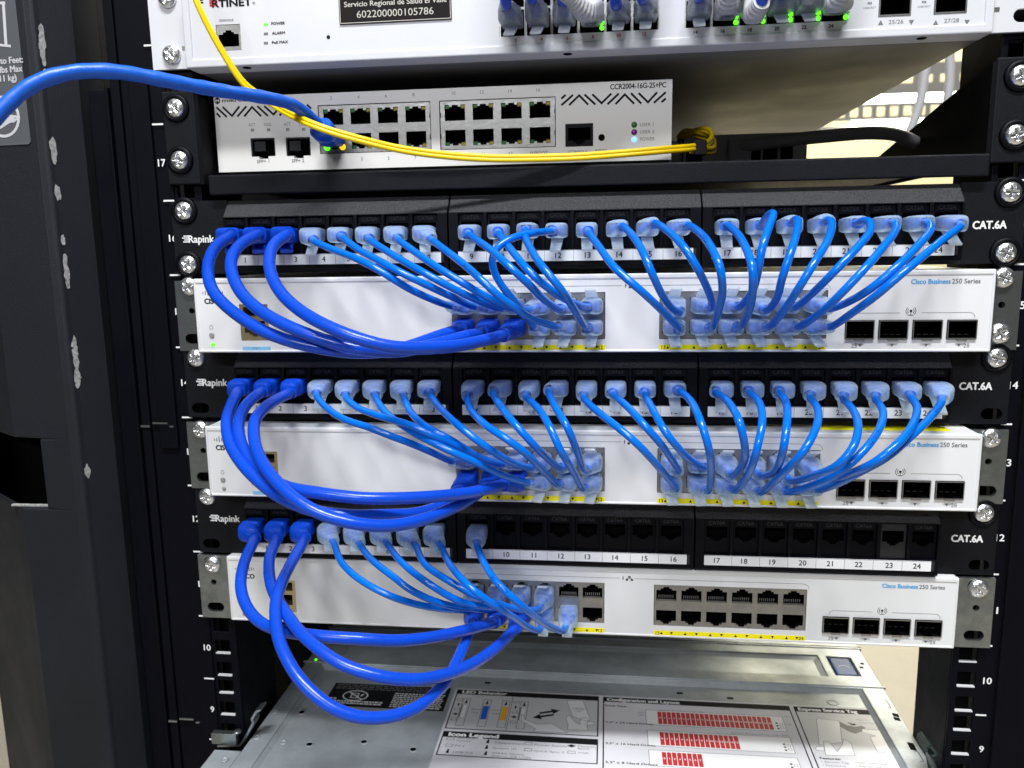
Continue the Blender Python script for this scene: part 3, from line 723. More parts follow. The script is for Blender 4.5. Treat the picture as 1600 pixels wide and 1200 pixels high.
def patch_panel(idx, n):
    z = zc(n)
    pp = thing('patch_bay', ['black patch panel with a grey speckled top edge, just under the router shelf',
                               'black patch panel between the two upper white switches, all twenty-four sockets filled',
                               'black patch panel with fifteen empty sockets above the lowest white switch'][idx], 'patch panel', (0, 0, z), 'black patch panels')
    ears = []
    for sgn in (-1, 1):
        xa, xb = (-240.8, -205.4) if sgn < 0 else (207.4, 241)
        sl = slot(sgn*HX, z+15.875, 5.6, 3.3)+slot(sgn*HX, z-15.875, 5.6, 3.3)
        e = MB().plate(xa, xb, z-21.6, z+21.6, sl, -3.4, -1.2).build('mounting_ear', 'powder', pp, bevel=0.5)
        mk = MB()
        if sgn > 0: mk.text('CAT.6A', (223.5+(0, -0.5, 1.5)[idx], -3.5, z+(-1.0, 0.0, 0.2)[idx]), 4.0, w=17.0, bold=0.24)
        else:
            x0 = -236.0+(0.5, 2.0, 3.5)[idx]; zz = z+(-0.8, 0.5, 1.5)[idx]
            mk2 = MB()
            mk.text('Rapink', (x0+4.2, -3.5, zz), 4.2, 'l', w=16.0, bold=0.18)
            for k, (xl, l) in enumerate(((0.9, 4.8), (0.0, 4.6), (1.4, 2.6), (0.6, 3.6))): mk2.box(x0+xl, x0+xl+l, -3.46, -3.42, zz+1.5-k*1.15, zz+2.15-k*1.15)
        mk.build('lettering', 'whiteink', e)
        if sgn < 0: mk2.build('logo', 'whiteink', e)
        dzs = (15.875, -15.875) if idx == 0 else (15.875,)
        for dz in dzs: place(SCREWW if not (idx and sgn < 0) else SCREW, 'screw', pp, (sgn*HX, -3.5, z+dz), rnd.uniform(0, 1.5))
    MB().box(-205.2, 207.2, -1.2, 14, z-21.5, z+21.0).build('backing', 'black', pp)
    for g, (xa, xb) in enumerate(GRP):
        wins = [(port_x(k)-7.2, port_x(k)+7.2, z-10.3, z+10.7) for k in range(g*8+1, g*8+9)]
        mb = MB().plate(xa, xb, z-19.5, z+11.2, wins, PY, -4.0)
        md = mb.build('port_module', 'blackp', pp, bevel=0.35)
        MB().prism([(xa, PY+0.4, z+11.25), (xa, -2.5, z+21.2), (xa, -1.3, z+21.2), (xa, -1.3, z+11.25)], (xb-xa, 0, 0)).build('top_slope', 'speckle', md, bevel=0.5)
        MB().prism([(xa, PY+1.0, z-19.6), (xa, -3.0, z-19.6), (xa, -3.0, z-21.6), (xa, PY+3, z-21.6)], (xb-xa, 0, 0)).build('bottom_edge', 'blackp', md, bevel=0.4)
        la, lb = xa+5.2, xb-4.0
        ls = MB().box(la, lb, PY-0.5, PY-0.1, z-16.8, z-10.7).build('number_strip', 'strip', md, bevel=0.15)
        tx = MB()
        for k in range(g*8+1, g*8+9):
            cx = la+(lb-la)*((k-1) % 8+0.5)/8
            tx.text(str(k), (cx+rnd.uniform(-0.8, 0.8), PY-0.56, z-13.7), 3.0, mi=0, bold=0.05)
            if (k-1) % 8: tx.box(cx-(lb-la)/16-0.07, cx-(lb-la)/16+0.07, PY-0.55, PY-0.52, z-16.7, z-10.8)
        tx.box(la, lb, PY-0.55, PY-0.52, z-10.95, z-10.8)
        tx.build('port_number', 'ink', ls)
        MB().box(lb+0.1, lb+1.6, PY-0.6, PY-0.1, z-16.6, z-10.8).build('strip_holder', 'emboss', md)
    for k in range(1, 25):
        me = KG if (idx == 2 and k == 23) else KB
        o = place(me, 'port', pp, (port_x(k), PY+2.2, z), 0)
        if me is KG: o['label'] = 'greyer socket with clearer raised letters'
        t = bpy.data.objects.new('port_lettering', KT); COL.objects.link(t); t.parent = o; WL[t.name] = WL[o.name]
    return pp
for i, n in enumerate((16, 14, 12)): patch_panel(i, n)

# ------------------------------------------------------------------ white switches
SW = [(87.8, -24.0), (0.0, -24.0), (-87.4, -10.0)]
BLK = [(-67.5, 18.5), (48.0, 136.5)]
def jack_x(b, c): return BLK[b][0]+(BLK[b][1]-BLK[b][0])*(c+0.5)/6
def jack_z(idx, row): return SW[idx][0]+(4.6 if row == 'T' else -7.2)
def white_switch(idx):
    z, Y = SW[idx]
    sw = thing('network_switch', ['white switch with a lit green light, tight under the upper patch panel',
                                  'white switch in the middle with a yellow strip lying on its top',
                                  'lowest white switch with bare zinc ears and many empty ports'][idx], 'network switch', (0, Y, z-21.5), 'white rack switches')
    H0, H1 = z-21.6, z+21.6
    holes = [(a, b, z-14.4, z+11.7) for a, b in BLK]
    sc_ = [153.4, 170.5, 187.7, 205.0]
    holes += [(c-7.5, c+7.5, z-14.8, z-4.5) for c in sc_]
    cx0, cx1, cz0, cz1 = -193.0, -175.8, z-14.6, z+6.6
    holes.append((cx0, cx1, cz0, cz1))
    MB().plate(-219.4, 219.4, H0+0.2, H1-0.4, holes, Y+3.15, Y+16).box(-219.4, 219.4, Y+16.05, 230, H0+0.2, H1-0.4).build('housing', 'steel_white', sw, bevel=0.4)
    face = MB().plate(-219.3, 219.3, H0+1.0, H1-2.2, holes, Y+0.5, Y+3).build('front_face', 'white', sw)
    MB().plate(-220, 220, H0, H1, [(-218.4, 218.4, H0+1.6, H1-2.9)], Y, Y+3.1).build('face_rim', 'white', face, bevel=1.1, seg=3)
    pb = MB(); pin = MB()
    for a, b in BLK:
        hs = []
        for c in range(6):
            cx = a+(b-a)*(c+0.5)/6
            hs += rj_hole(cx, z+1.6, 1, 1.0)+rj_hole(cx, z-4.6, -1, 1.0)
            for q in range(8): pin.box(cx-4.2+q*1.2-0.2, cx-4.2+q*1.2+0.2, Y+4, Y+4.4, z+1.9, z+3.8)
            for sg in (-1, 1): pin.box(cx+sg*2.6-0.5, cx+sg*2.6+0.5, Y+1.4, Y+2.2, z-12.9, z-12.2)
            pin.box(cx-5.6, cx+5.6, Y+1.3, Y+2.6, z+1.62, z+1.95)
        pb.plate(a+0.35, b-0.35, z-14.1, z+11.4, hs, Y+1.0, Y+12, wall=1)
        pb.box(a, b, Y+12.5, Y+13, z-14, z+11.3, 1)
    blk = pb.build('port_block', ['shield', 'dark'], sw); pin.build('contacts', 'shield', blk)
    mb = MB(); tab = MB()
    for c in sc_:
        mb.plate(c-7.4, c+7.4, z-14.7, z-4.6, [(c-6.9, c+6.9, z-14.1, z-5.2)], Y-0.6, Y+14, wall=1)
        mb.box(c-7.4, c+7.4, Y+14.2, Y+15, z-14.7, z-4.6, 1)
        tab.box(c-2.6, c+2.6, Y-1.0, Y+3.0, z-15.2, z-14.1)
        for q in range(4): tab.box(c-5.5+q*3.4, c-3.5+q*3.4, Y+8, Y+9, z-13.2, z-13.0)
    sfp = mb.build('optical_port', ['shield', 'dark'], sw); tab.build('cage_tab', 'shield', sfp)
    mb = MB(); ccx = (cx0+cx1)/2
    mb.plate(cx0+0.2, cx1-0.2, cz0+0.2, cz1-0.2, [(ccx-6.6, ccx+6.6, z-0.5, z+5.0)]+rj_hole(ccx, z-3.2, -1, 1.05), Y+0.9, Y+12)
    mb.box(cx0, cx1, Y+12.2, Y+13, cz0, cz1, 1)
    mb.build('console_port', ['gold', 'dark'], sw)
    yT = Y+0.44; px = MB()
    ys = MB()
    for a, b in BLK: ys.box(a+0.2, b, Y+0.2, Y+0.45, z-20.2, z-17.5)
    yso = ys.build('yellow_strip', 'yellowlab', face)
    tr = MB()
    for bi, (a, b) in enumerate(BLK):
        for c in range(6):
            cx = a+(b-a)*(c+0.5)/6
            for dx, up in ((-3.3, 1), (3.3, -1)):
                if (c == 0 and up > 0) or (c == 5 and up < 0): dx *= 0.8
                tr.poly([(cx+dx-0.9, Y+0.17, z-18.85-0.8*up), (cx+dx+0.9, Y+0.17, z-18.85-0.8*up), (cx+dx, Y+0.17, z-18.85+0.8*up)])
        tr.text(('1', '13')[bi], (a+2.4, Y+0.17, z-18.85), 1.9, bold=0.03); tr.text(('12', '24')[bi], (b-2.4, Y+0.17, z-18.85), 1.9, bold=0.03)
    tr.build('port_marks', 'ink', yso)
    bl = MB().box(-192.5, -175.5, Y+0.2, Y+0.45, z-20.6, z-18.1).build('blue_strip', 'lightblue', face)
    bm_ = MB()
    for d in (-1.2, 1.0): bm_.stroke([(-184+d-0.9, Y+0.17, z-20.0), (-184+d-0.9, Y+0.17, z-18.8), (-184+d+0.9, Y+0.17, z-18.8), (-184+d+0.9, Y+0.17, z-20.0)], 0.16)
    bm_.build('strip_symbol', 'inkgrey', bl)
    # printed symbols
    lx = -208.5
    px.text('CISCO', (lx+0.4, yT, z+8.6), 2.9, w=11.5, bold=0.22)
    for k, h in enumerate((1.2, 2.2, 3.8, 2.2, 1.2, 2.2, 3.8, 2.2, 1.2)):
        px.box(lx-6.0+k*1.5-0.22, lx-6.0+k*1.5+0.22, yT-0.02, yT, z+13.4-h/2+(0.4 if h > 3 else 0), z+13.4+h/2+(0.4 if h > 3 else 0))
    px.build('logo', 'ink', face); px = MB()
    def arc(cx, cz, r, a0, a1, n=10): return [(cx+r*math.cos(math.radians(a0+(a1-a0)*i/n)), yT, cz+r*math.sin(math.radians(a0+(a1-a0)*i/n))) for i in range(n+1)]
    L = 0.24
    px.stroke(arc(-64.6, z+11.9, 3.2, 180, 90)+[(27.5, yT, z+15.1)], L, mi=1)
    px.stroke([(36.5, yT, z+15.1)]+arc(134.2, z+11.9, 3.2, 90, 0), L, mi=1)
    px.build('port_bracket', ['ink', 'inkgrey'], face); px = MB()
    # network symbol between the two brackets
    for x_, z_ in ((33.4, z+16.1), (31.9, z+14.2), (34.9, z+14.2)): px.box(x_-0.75, x_+0.75, yT-0.02, yT, z_-0.5, z_+0.5)
    px.stroke([(31.9, yT, z+14.4), (31.9, yT, z+15.1), (34.9, yT, z+15.1), (34.9, yT, z+14.4)], 0.3); px.stroke([(29.8, yT, z+16.3), (29.2, yT, z+15.2), (29.9, yT, z+15.2), (29.4, yT, z+14.1)], 0.35)
    px.stroke(arc(152.0, z-3.4, 2.6, 180, 90)+[(173.5, yT, z-0.8)], L, mi=1)
    px.stroke([(184.5, yT, z-0.8)]+arc(208.5, z-3.4, 2.6, 90, 0), L, mi=1)
    ax, az = 179, z-0.2
    px.lathe((ax, yT, az+0.4), [(0.7, 0), (0.7, 0.02)], 14); px.stroke([(ax, yT, az), (ax, yT, az-1.8)], 0.3); px.stroke([(ax-1.3, yT-0.01, az-1.8), (ax+1.3, yT-0.01, az-1.8)], 0.35)
    px.stroke(arc(ax, az+0.4, 1.6, 45, -45, 6), 0.3); px.stroke(arc(ax, az+0.4, 1.6, 135, 225, 6), 0.3)
    px.stroke(arc(ax, az+0.4, 2.5, 45, -45, 6), 0.3); px.stroke(arc(ax, az+0.4, 2.5, 135, 225, 6), 0.3)
    px.build('port_symbol', ['ink', 'inkgrey'], face); px = MB()
    for k, c in enumerate(sc_):
        xx = c+(0.8 if k == 0 else -0.8 if k == 3 else 0)
        px.poly([(xx-0.95, yT, z-17.4), (xx+0.95, yT, z-17.4), (xx, yT, z-19.0)], 1)
    px.text('25', (151.0, yT, z-18.2), 2.2, mi=1); px.text('28', (208.0, yT, z-18.2), 2.2, mi=1)
    px.text('Cisco Business', (188.0, yT, z+15.6), 2.4, w=19.6, mi=2, bold=0.14); px.text('250 Series', (205.5, yT, z+15.6), 2.4, w=14.0, mi=1, bold=0.07)
    px.stroke(arc(-211, z-6.9, 1.0, 60, -240, 12), 0.28, mi=1); px.stroke([(-211.7, yT-0.01, z-5.6), (-210.3, yT-0.01, z-5.6)], 0.25, mi=1)
    px.build('lettering', ['ink', 'inkgrey', 'inkblue'], face)
    MB().lathe((-211, Y+0.5, z-11.4), [(1.6, 0), (1.5, 0.5), (1.2, 0.6)], 20).build('reset_button', 'led_off', sw)
    mb = MB().lathe((-210.8, Y+0.5, z-17.0), [(1.35, 0), (1.1, 0.45), (0.3, 0.6)], 18); mb.build('status_light', 'led_g' if idx == 0 else 'led_off', sw)
    # ears
    for sgn in (-1, 1):
        sl = slot(sgn*HX, z+15.6, 5.4, 3.1)+slot(sgn*HX, z-15.6, 5.6, 3.1)+slot(sgn*HX, z+1.6, 1.85, 1.8)
        xa, xb = (-242.2, -221.5) if sgn < 0 else (221.5, 242.0)
        mb = MB().plate(xa, xb, z-23.0, z+19.8, sl, -4.4, -2.2)
        e = mb.build('mounting_ear', 'zinc', sw, bevel=0.7, seg=2)
        xs = xa if sgn > 0 else xb
        MB().box(xs-1.0, xs+1.0, Y+4.5 if Y < -15 else -2.1, 60, z-22.6, z+19.4).build('ear_side', 'zinc', e, bevel=0.4)
        zn = zc((15, 13, 11)[idx])+15.875
        place(SCREW, 'screw', sw, (sgn*HX+rnd.uniform(-0.4, 0.4), -4.6, zn-0.5), rnd.uniform(0, 1.5))
        if idx == 0 and sgn > 0: place(SCREW, 'screw', sw, (sgn*HX, -4.6, zn-31), rnd.uniform(0, 1.5))
    return sw
for i in range(3): white_switch(i)
# yellow strip on top of the middle switch
a = atz(1288, 663, 21.6); b = atz(1472, 668, 21.6)
tag(MB().box(139, 207, -15, -5, 21.3, 21.7).build('yellow_tape', 'yellowlab', bevel=0.2), 'flat yellow strip lying on top of the middle white switch', 'tape')

# ------------------------------------------------------------------ server at the bottom
LZ = -200.0
sv = thing('rack_server', 'grey steel server pulled forward at the bottom with printed stickers on its lid', 'server', (0, 100, LZ-80))
h1 = (-205, 207, -60, 103); h2 = (-193, 187, 119, 151); hl = (193.5, 212, 121, 150)
ln = MB()
ln.plate(-219, 223, -60, 600, [h1, h2, hl], LZ, LZ-1.6, axis='z')
lid = ln.build('lid', 'lid', sv, bevel=0.9, seg=3)
MB().box(-219, 223, -60, 600, LZ-85, LZ-6).build('chassis', 'lid', sv)
def sunk(h, d, sl):
    x0, x1, y0, y1 = h; mb = MB()
    t = [(x0, y0, LZ-1.0), (x1, y0, LZ-1.0), (x1, y1, LZ-1.0), (x0, y1, LZ-1.0)]; f = [(x0+sl, y0, LZ-d), (x1-sl, y0, LZ-d), (x1-sl, y1-sl, LZ-d), (x0+sl, y1-sl, LZ-d)]
    mb.add(t+f, [(4, 5, 6, 7)]+[(i, (i+1) % 4, (i+1) % 4+4, i+4) for i in range(4)])
    return mb
fl_ = sunk(h1, 3.4, 3).build('lid_recess', 'lid', lid); sunk(h2, 2.6, 4).build('lid_recess', 'lid', lid)
FL = LZ-3.4
MB().box(-221, 224.5, 104.5, 105.7, LZ-1.2, LZ+0.7).box(-221, 224.5, 163, 165, LZ-1.2, LZ+0.7).build('lid_seam', 'lid', lid, bevel=0.3)
MB().box(-222, 225, 166, 167.0, LZ-3, LZ+0.2).build('lid_gap', 'dark', lid)
MB().box(-238, -219.3, -70, -11, LZ-60, LZ-0.4).build('front_ear', 'lid', sv, bevel=0.8)
MB().box(223.3, 240, -70, -11, LZ-60, LZ-0.4).build('front_ear', 'lid', sv, bevel=0.8)
la_ = MB().box(195, 210.5, 122.5, 148.5, LZ-3, LZ-0.2).build('release_latch', 'latchblue', sv, bevel=2.0, seg=3)
MB().stroke([(202.7+4.2*math.cos(t*0.3), 133+3*math.sin(t*0.3), LZ-0.12) for t in range(1, 10)], 0.8, nrm=(0, 0, 1)).build('latch_mark', 'silver_print', la_)
def dimple(px_, py_, Z, r, hole=False):
    p = atz(px_, py_, Z); mb = MB()
    mb.lathe((p.x, p.y, Z), [(r, 0), (r*0.93, 0.4), (r*0.62, 0.45), (r*0.58, 0.1)], 22, axis=(0, 0, 1))
    if hole: mb.lathe((p.x, p.y-0.5, Z+0.2), [(r*0.6, 0), (r*0.6, 0.32)], 16, 1, axis=(0, 0, 1))
    mb.build('lid_dimple' if hole else 'lid_rivet', ['lid', 'dark'], lid)
for px_, py_ in ((472, 1113), (484, 1163), (569, 1159), (646, 1171)): dimple(px_, py_, FL, 3.2, True)
for px_, py_ in ((401, 1152), (430, 1112), (351, 1187)): dimple(px_, py_, LZ, 2.6)
dimple(443, 1160, FL, 2.6); dimple(1301, 1098, FL, 4.0)
for px_, py_, w1, h1_ in ((1346, 1043, 1.5, 1.5), (1347, 1037, 1.5, 1.5), (1397, 1117, 1.0, 2.0), (1402, 1118, 1.0, 2.0), (1399, 1123, 1.0, 2.0), (1404, 1124, 1.0, 2.0), (1421, 1163, 1.0, 2.0), (1426, 1164, 1.0, 2.0), (1424, 1169, 1.0, 2.0), (1429, 1170, 1.0, 2.0)):
    p = atz(px_, py_, LZ); MB().box(p.x-w1, p.x+w1, p.y-h1_, p.y+h1_, LZ+0.02, LZ+0.1).build('lid_slot', 'dark', lid)
for px_, py_ in ((762, 1067), (1062, 1083), (1141, 1091)): p = atz(px_, py_, FL); MB().box(p.x-2.2, p.x+2.2, p.y-1.3, p.y+1.3, FL+0.02, FL+0.1).build('lid_slot', 'dark', lid)
for px_, py_ in ((1386, 1100), (1436, 1182)):
    p = atz(px_, py_, LZ); MB().stroke([(p.x-1, p.y+5, LZ+0.05), (p.x+1, p.y+5, LZ+0.05), (p.x+1, p.y-5, LZ+0.05), (p.x-1, p.y-5, LZ+0.05)], 0.5, nrm=(0, 0, 1)).build('lid_slot', 'dark', lid)
p = atz(490, 1031, LZ); MB().lathe((p.x+2, p.y, LZ+0.2), [(1.1, 0), (0.8, 0.6), (0.2, 0.8)], 12, axis=(0, 0, 1)).build('status_light', 'led_g', sv)
# black caution sticker
q = [atz(a_, b_, FL) for a_, b_ in ((515, 1088), (692, 1105), (708, 1073), (527, 1058))]
zS = FL+0.12
def lidp(px_, py_, dz=0.0): p = atz(px_, py_, FL+0.12); return Vector((p.x, p.y, FL+0.12+dz))
ck = MB().box(-186.5, -96.5, 51, 82, FL+0.02, zS).build('caution_sticker', 'ink', lid)
mb = MB()
c0 = Vector((-166, 65.5, zS+0.04))
mb.stroke([c0+Vector((9.2*math.cos(t*0.22), 6.6*math.sin(t*0.22), 0)) for t in range(30)], 0.9, nrm=(0, 0, 1))
mb.stroke([c0+Vector((-6, 4.6, 0.01)), c0+Vector((6, -4.6, 0.01))], 0.9, nrm=(0, 0, 1)); mb.stroke([c0+Vector((-3, -3, 0.02)), c0+Vector((-3, 3, 0.02)), c0+Vector((2, 3, 0.02)), c0+Vector((2, -3, 0.02)), c0+Vector((-3, -3, 0.02))], 0.7, nrm=(0, 0, 1)); mb.stroke([c0+Vector((4.5, 0, 0)), c0+Vector((5.5, 2, 0))], 1.4, nrm=(0, 0, 1))
for r in range(3):
    x = -184
    while x < -100:
        l = rnd.uniform(2, 6); mb.box(x, min(x+l, -99), 79.2-r*2.4, 80.2-r*2.4, zS+0.02, zS+0.03, 1 if r < 3 else 0); x += l+1.0
def lines(x0, x1, y0, n, dyy, hh, gap=0.6, mi=0):
    for r in range(n):
        x = x0
        while x < x1-1:
            l = rnd.uniform(1.0, 3.6); mb.box(x, min(x+l, x1), y0-r*dyy, y0-r*dyy+hh, zS+0.02, zS+0.03, mi); x += l+gap
lines(-185, -143, 57.0, 2, 2.6, 1.5); lines(-184, -178, 60, 1, 2, 1.5)
lines(-137, -99, 70.5, 8, 2.5, 1.2)
mb.build('caution_print', ['whiteink', 'inkgrey'], ck)
# large instruction sticker
def sx(px_, py_): return lidp(px_, py_)
IY1 = 82.0
ins = MB().box(-93.0, 207.5, -62, IY1, FL+0.02, zS).build('instruction_sticker', 'paper', lid)
pr = MB(); zP = zS+0.03; UX, UY = (1, 0, 0), (0, 1, 0)
INK, GREY, RED, BLU, ORA, WHT, SIL, BRN = range(8)
def rb2(x0, x1, y0, y1, mi, dz=0): pr.box(x0, x1, y0, y1, zP+dz-0.01, zP+dz, mi)
def fr2(x0, x1, y0, y1, wd, mi=INK, dz=0.02):
    rb2(x0, x1, y0, y0+wd, mi, dz); rb2(x0, x1, y1-wd, y1, mi, dz+0.001); rb2(x0, x0+wd, y0+wd, y1-wd, mi, dz+0.002); rb2(x1-wd, x1, y0+wd, y1-wd, mi, dz+0.003)
def tl(s, px_, py_, h, mi=INK, al='l', wd=None, bold=0.0, dz=0.06):
    p = atz(px_, py_, zP); pr.text(s, (p.x, p.y, zP+dz), h, al, w=wd, u=UX, v=UY, mi=mi, bold=bold)
def X(px_, py_): return atz(px_, py_, zP).x
def Yl(px_, py_): return atz(px_, py_, zP).y
xL0, xL1 = -91.3, 14.6; yA1, yA0 = 80.6, Yl(696, 1138); yB1, yB0 = yA0-3.0, Yl(690, 1180)
rb2(xL0+0.6, xL1-0.6, yA0+0.5, yA1-5, SIL, 0); fr2(xL0, xL1, yA0, yA1, 0.9); rb2(xL0, xL1, yA1-6.0, yA1, INK, 0.03)
fr2(xL0, xL1, yB0, yB1, 0.9); rb2(xL0, xL1, yB1-6.6, yB1, INK, 0.03)
def hd(s_, x, y, h, wd, b_): pr.text(s_, (x, y, zP+0.07), h, 'l', w=wd, u=UX, v=UY, mi=WHT, bold=b_)
hd('LED Behavior', xL0+4.5, yA1-3.0, 3.6, 33, 0.3); hd('Icon Legend', xL0+4.5, yB1-3.3, 4.1, 34, 0.45)
tl('Standard Control Panel', 718, 1083, 2.2, INK, wd=40, bold=0.12); tl('Quick Sync 2 Control Panel Option', 807, 1087.5, 2.2, INK, wd=60, bold=0.12)
xm = X(801, 1090); rb2(xm, xm+0.5, yA0, yA1-5, GREY, 0.02)
for k, (a_, fill) in enumerate((((732, 1086), None), ((764, 1088), BLU), ((793, 1089.5), ORA), ((821, 1091), None))):
    x_ = X(*a_); yt = yA1-11.5; ybm = yA0+4.2
    fr2(x_-3.0, x_+3.0, ybm, yt, 0.45, GREY, 0.03+k*0.0)
    if fill is not None: rb2(x_-2.1, x_+2.1, ybm+9, yt-8.5, fill, 0.045)
    else: rb2(x_-1.3, x_+1.3, ybm+10, yt-9, WHT, 0.045); rb2(x_-2.5, x_-1.6, ybm+10, yt-8, GREY, 0.046)
    pr.poly([(x_-1.0, yt-6.5, zP+0.05), (x_+1.0, yt-6.5, zP+0.05), (x_+0.4, yt-2, zP+0.05), (x_-0.4, yt-2, zP+0.05)], INK)
for xb in (X(720, 1090), X(808, 1094)):
    for k in range(5):
        yy = yA1-13.5-k*6.2
        if k == 3: pr.poly([(xb-2.4, yy, zP+0.05), (xb, yy-1.4, zP+0.05), (xb+2.4, yy, zP+0.05), (xb, yy+1.4, zP+0.05)], INK)
        elif k == 1: rb2(xb-0.6, xb+0.6, yy-2, yy+1.6, INK, 0.05)
        else: fr2(xb-2.0, xb+2.0, yy-1.6, yy+1.6, 0.4, GREY, 0.05)
for s_, a_ in (('Normal', (736.5, 1108)), ('State', (736, 1113)), ('Fault', (770, 1109.5)), ('State', (770, 1114.5))): tl(s_, *a_, 1.9, GREY)
def arrow(a_, b_, wd):
    p, q2 = sx(*a_), sx(*b_); d = (q2-p).normalized(); n2 = Vector((-d.y, d.x, 0)); e = q2-d*6
    for pp_ in (p, q2, e): pp_.z = zP+0.06
    pr.poly([p-n2*wd, e-n2*wd, e+n2*wd, p+n2*wd], INK); pr.poly([e-n2*3.4, q2, e+n2*3.4], INK)
arrow((843, 1114.5), (875, 1110), 1.1); arrow((865, 1117), (832, 1121.5), 1.1)
def shape(zz, mi=WHT, ol=True, dz=0.05):
    pts = [sx(690+a_/5.926, 1060+b_/5.926) for a_, b_ in zz]
    for p in pts: p.z = zP+dz
    pr.poly(pts, mi)
    if ol: pr.stroke([p+Vector((0, 0, 0.012)) for p in pts+[pts[0]]], 0.35, nrm=(0, 0, 1), mi=GREY)
shape([(1160, 212), (1180, 205), (1300, 205), (1312, 215), (1376, 380), (1350, 402), (1235, 360), (1210, 345)], dz=0.05)
shape([(1185, 340), (1150, 365), (1170, 430), (1165, 475), (1355, 485), (1345, 430), (1360, 380), (1320, 360), (1285, 380), (1280, 430), (1230, 400)], dz=0.075)
shape([(1345, 432), (1418, 430), (1405, 408), (1352, 400)], dz=0.07)
for k in range(3):
    c_ = sx(690+1268/5.926, 1060+(322)/5.926); rr = 2+k*2.2
    pr.stroke([Vector((c_.x+rr*math.cos(math.radians(50+8*t)), c_.y+rr*math.sin(math.radians(50+8*t)), zP+0.09)) for t in range(11)], 0.5, nrm=(0, 0, 1), mi=GREY)
shape([(738, 335), (762, 335), (768, 380), (880, 425), (1020, 420), (1165, 505), (850, 490), (872, 470), (740, 395)], dz=0.06)
icon = [('Hard Drive', 714.5, 1153, 12), ('Activity', 713, 1157, 10), ('PCI', 711, 1165, 6), ('USB 2.0', 708, 1175, 13), ('Temperature', 772.5, 1160, 20), ('System ID', 770, 1168.5, 16), ('iDRAC Direct', 769, 1176.5, 21), ('(Micro-AB USB)', 768, 1181, 26), ('Power Supply', 835, 1163.5, 22), ('Quick Sync 2', 834, 1173, 20), ('Memory', 903, 1166, 13), ('Bank', 903, 1169.5, 8), ('VGA', 903, 1176, 7)]
for s_, a_, b_, wd in icon: tl(s_, a_, b_, 1.9, GREY, wd=wd)
for a_, b_, kk in ((704, 1154.5, 0), (702, 1164.5, 0), (699, 1173.5, 1), (762, 1158.5, 1), (760, 1167.5, 1), (758.5, 1177, 1), (826, 1162, 0), (825, 1171.5, 0), (893, 1165.5, 2), (893, 1175.5, 0)):
    x_, y_ = X(a_, b_), Yl(a_, b_)
    if kk == 0: fr2(x_-2.6, x_+2.6, y_-1.5, y_+1.5, 0.4, GREY, 0.05)
    elif kk == 1: pr.poly([(x_-1, y_-2, zP+0.05), (x_+1.2, y_-2, zP+0.05), (x_+0.8, y_+2, zP+0.05), (x_-0.1, y_+2.4, zP+0.05)], INK)
    else: pr.poly([(x_-3, y_, zP+0.05), (x_, y_-1.7, zP+0.05), (x_+3, y_, zP+0.05), (x_, y_+1.7, zP+0.05)], INK)
# middle field
xM0, xM1 = 17.6, 150.2
fr2(xM0, xM1, -60, yA1-0.4, 0.9); rb2(xM0, xM1, yA1-6.6, yA1-0.4, INK, 0.03)
hd('Configuration and Layout', xM0+3, yA1-3.5, 3.6, 52, 0.28)
p = sx(967.5, 1095.3); rb2(p.x-1.6, p.x+1.6, p.y-1.1, p.y+1.1, RED, 0.05)
tl('Hot Swap Components', 973, 1096.5, 1.8, GREY, wd=42); tl('Cold Swap Components', 1127, 1105, 1.8, GREY, wd=36); tl('Front View', 946, 1102.3, 2.2, INK, wd=15, bold=0.08)
rows = [((1027, 1112), (1211, 1131), 24, '2.5" x 24 Hard Drives', (946, 1128)), ((1031, 1144), (1159, 1170.5), 16, '2.5" x 16 Hard Drives', (946, 1161)), ((1034, 1175), (1100, 1200), 8, '2.5" x 8 Hard Drives', (946, 1190.5))]
yrow = [(Yl(1027, 1112), Yl(1027, 1131)), (Yl(1031, 1144), Yl(1031, 1164)), (Yl(1034, 1175), Yl(1034, 1195))]
pitch = 3.27; x0r = X(1027, 1112)
for (a_, b_, n, s_, tp), (y1r, y0r) in zip(rows, yrow):
    fr2(x0r-8.5, x0r+86.5, y0r-1.5, y1r+1.8, 0.35, GREY, 0.04); rb2(x0r-8.0, x0r+86, y0r-1.1, y1r+1.4, WHT, 0.03)
    for k in range(n):
        xx = x0r+k*pitch; rb2(xx, xx+2.75, y0r, y1r, RED, 0.06)
        pr.text(str(k), (xx+1.37, (y0r+y1r)/2, zP+0.09), 1.6, u=UX, v=UY, mi=WHT, bold=0.08)
    for k in range(3): rb2(x0r+80.3, x0r+81.8, y0r+1+k*3.2, y0r+2.6+k*3.2, INK, 0.06); 
    for k in range(2): fr2(x0r+82.6, x0r+85, y0r+1.6+k*4, y0r+4.2+k*4, 0.3, GREY, 0.06)
    tl(s_, *tp, 2.0, INK, wd=33, bold=0.08)
tl('System ID / Status Light Bar', 1030, 1109.5, 1.5, GREY, wd=32); tl('Fault', 997, 1113, 1.5, GREY); tl('LEDs', 997, 1117, 1.5, GREY); tl('iDRAC Direct (Micro-AB USB)', 1142, 1145, 1.5, GREY, wd=38); tl('USB', 1228, 1132, 1.5, GREY); tl('VGA', 1224, 1119.5, 1.5, GREY)
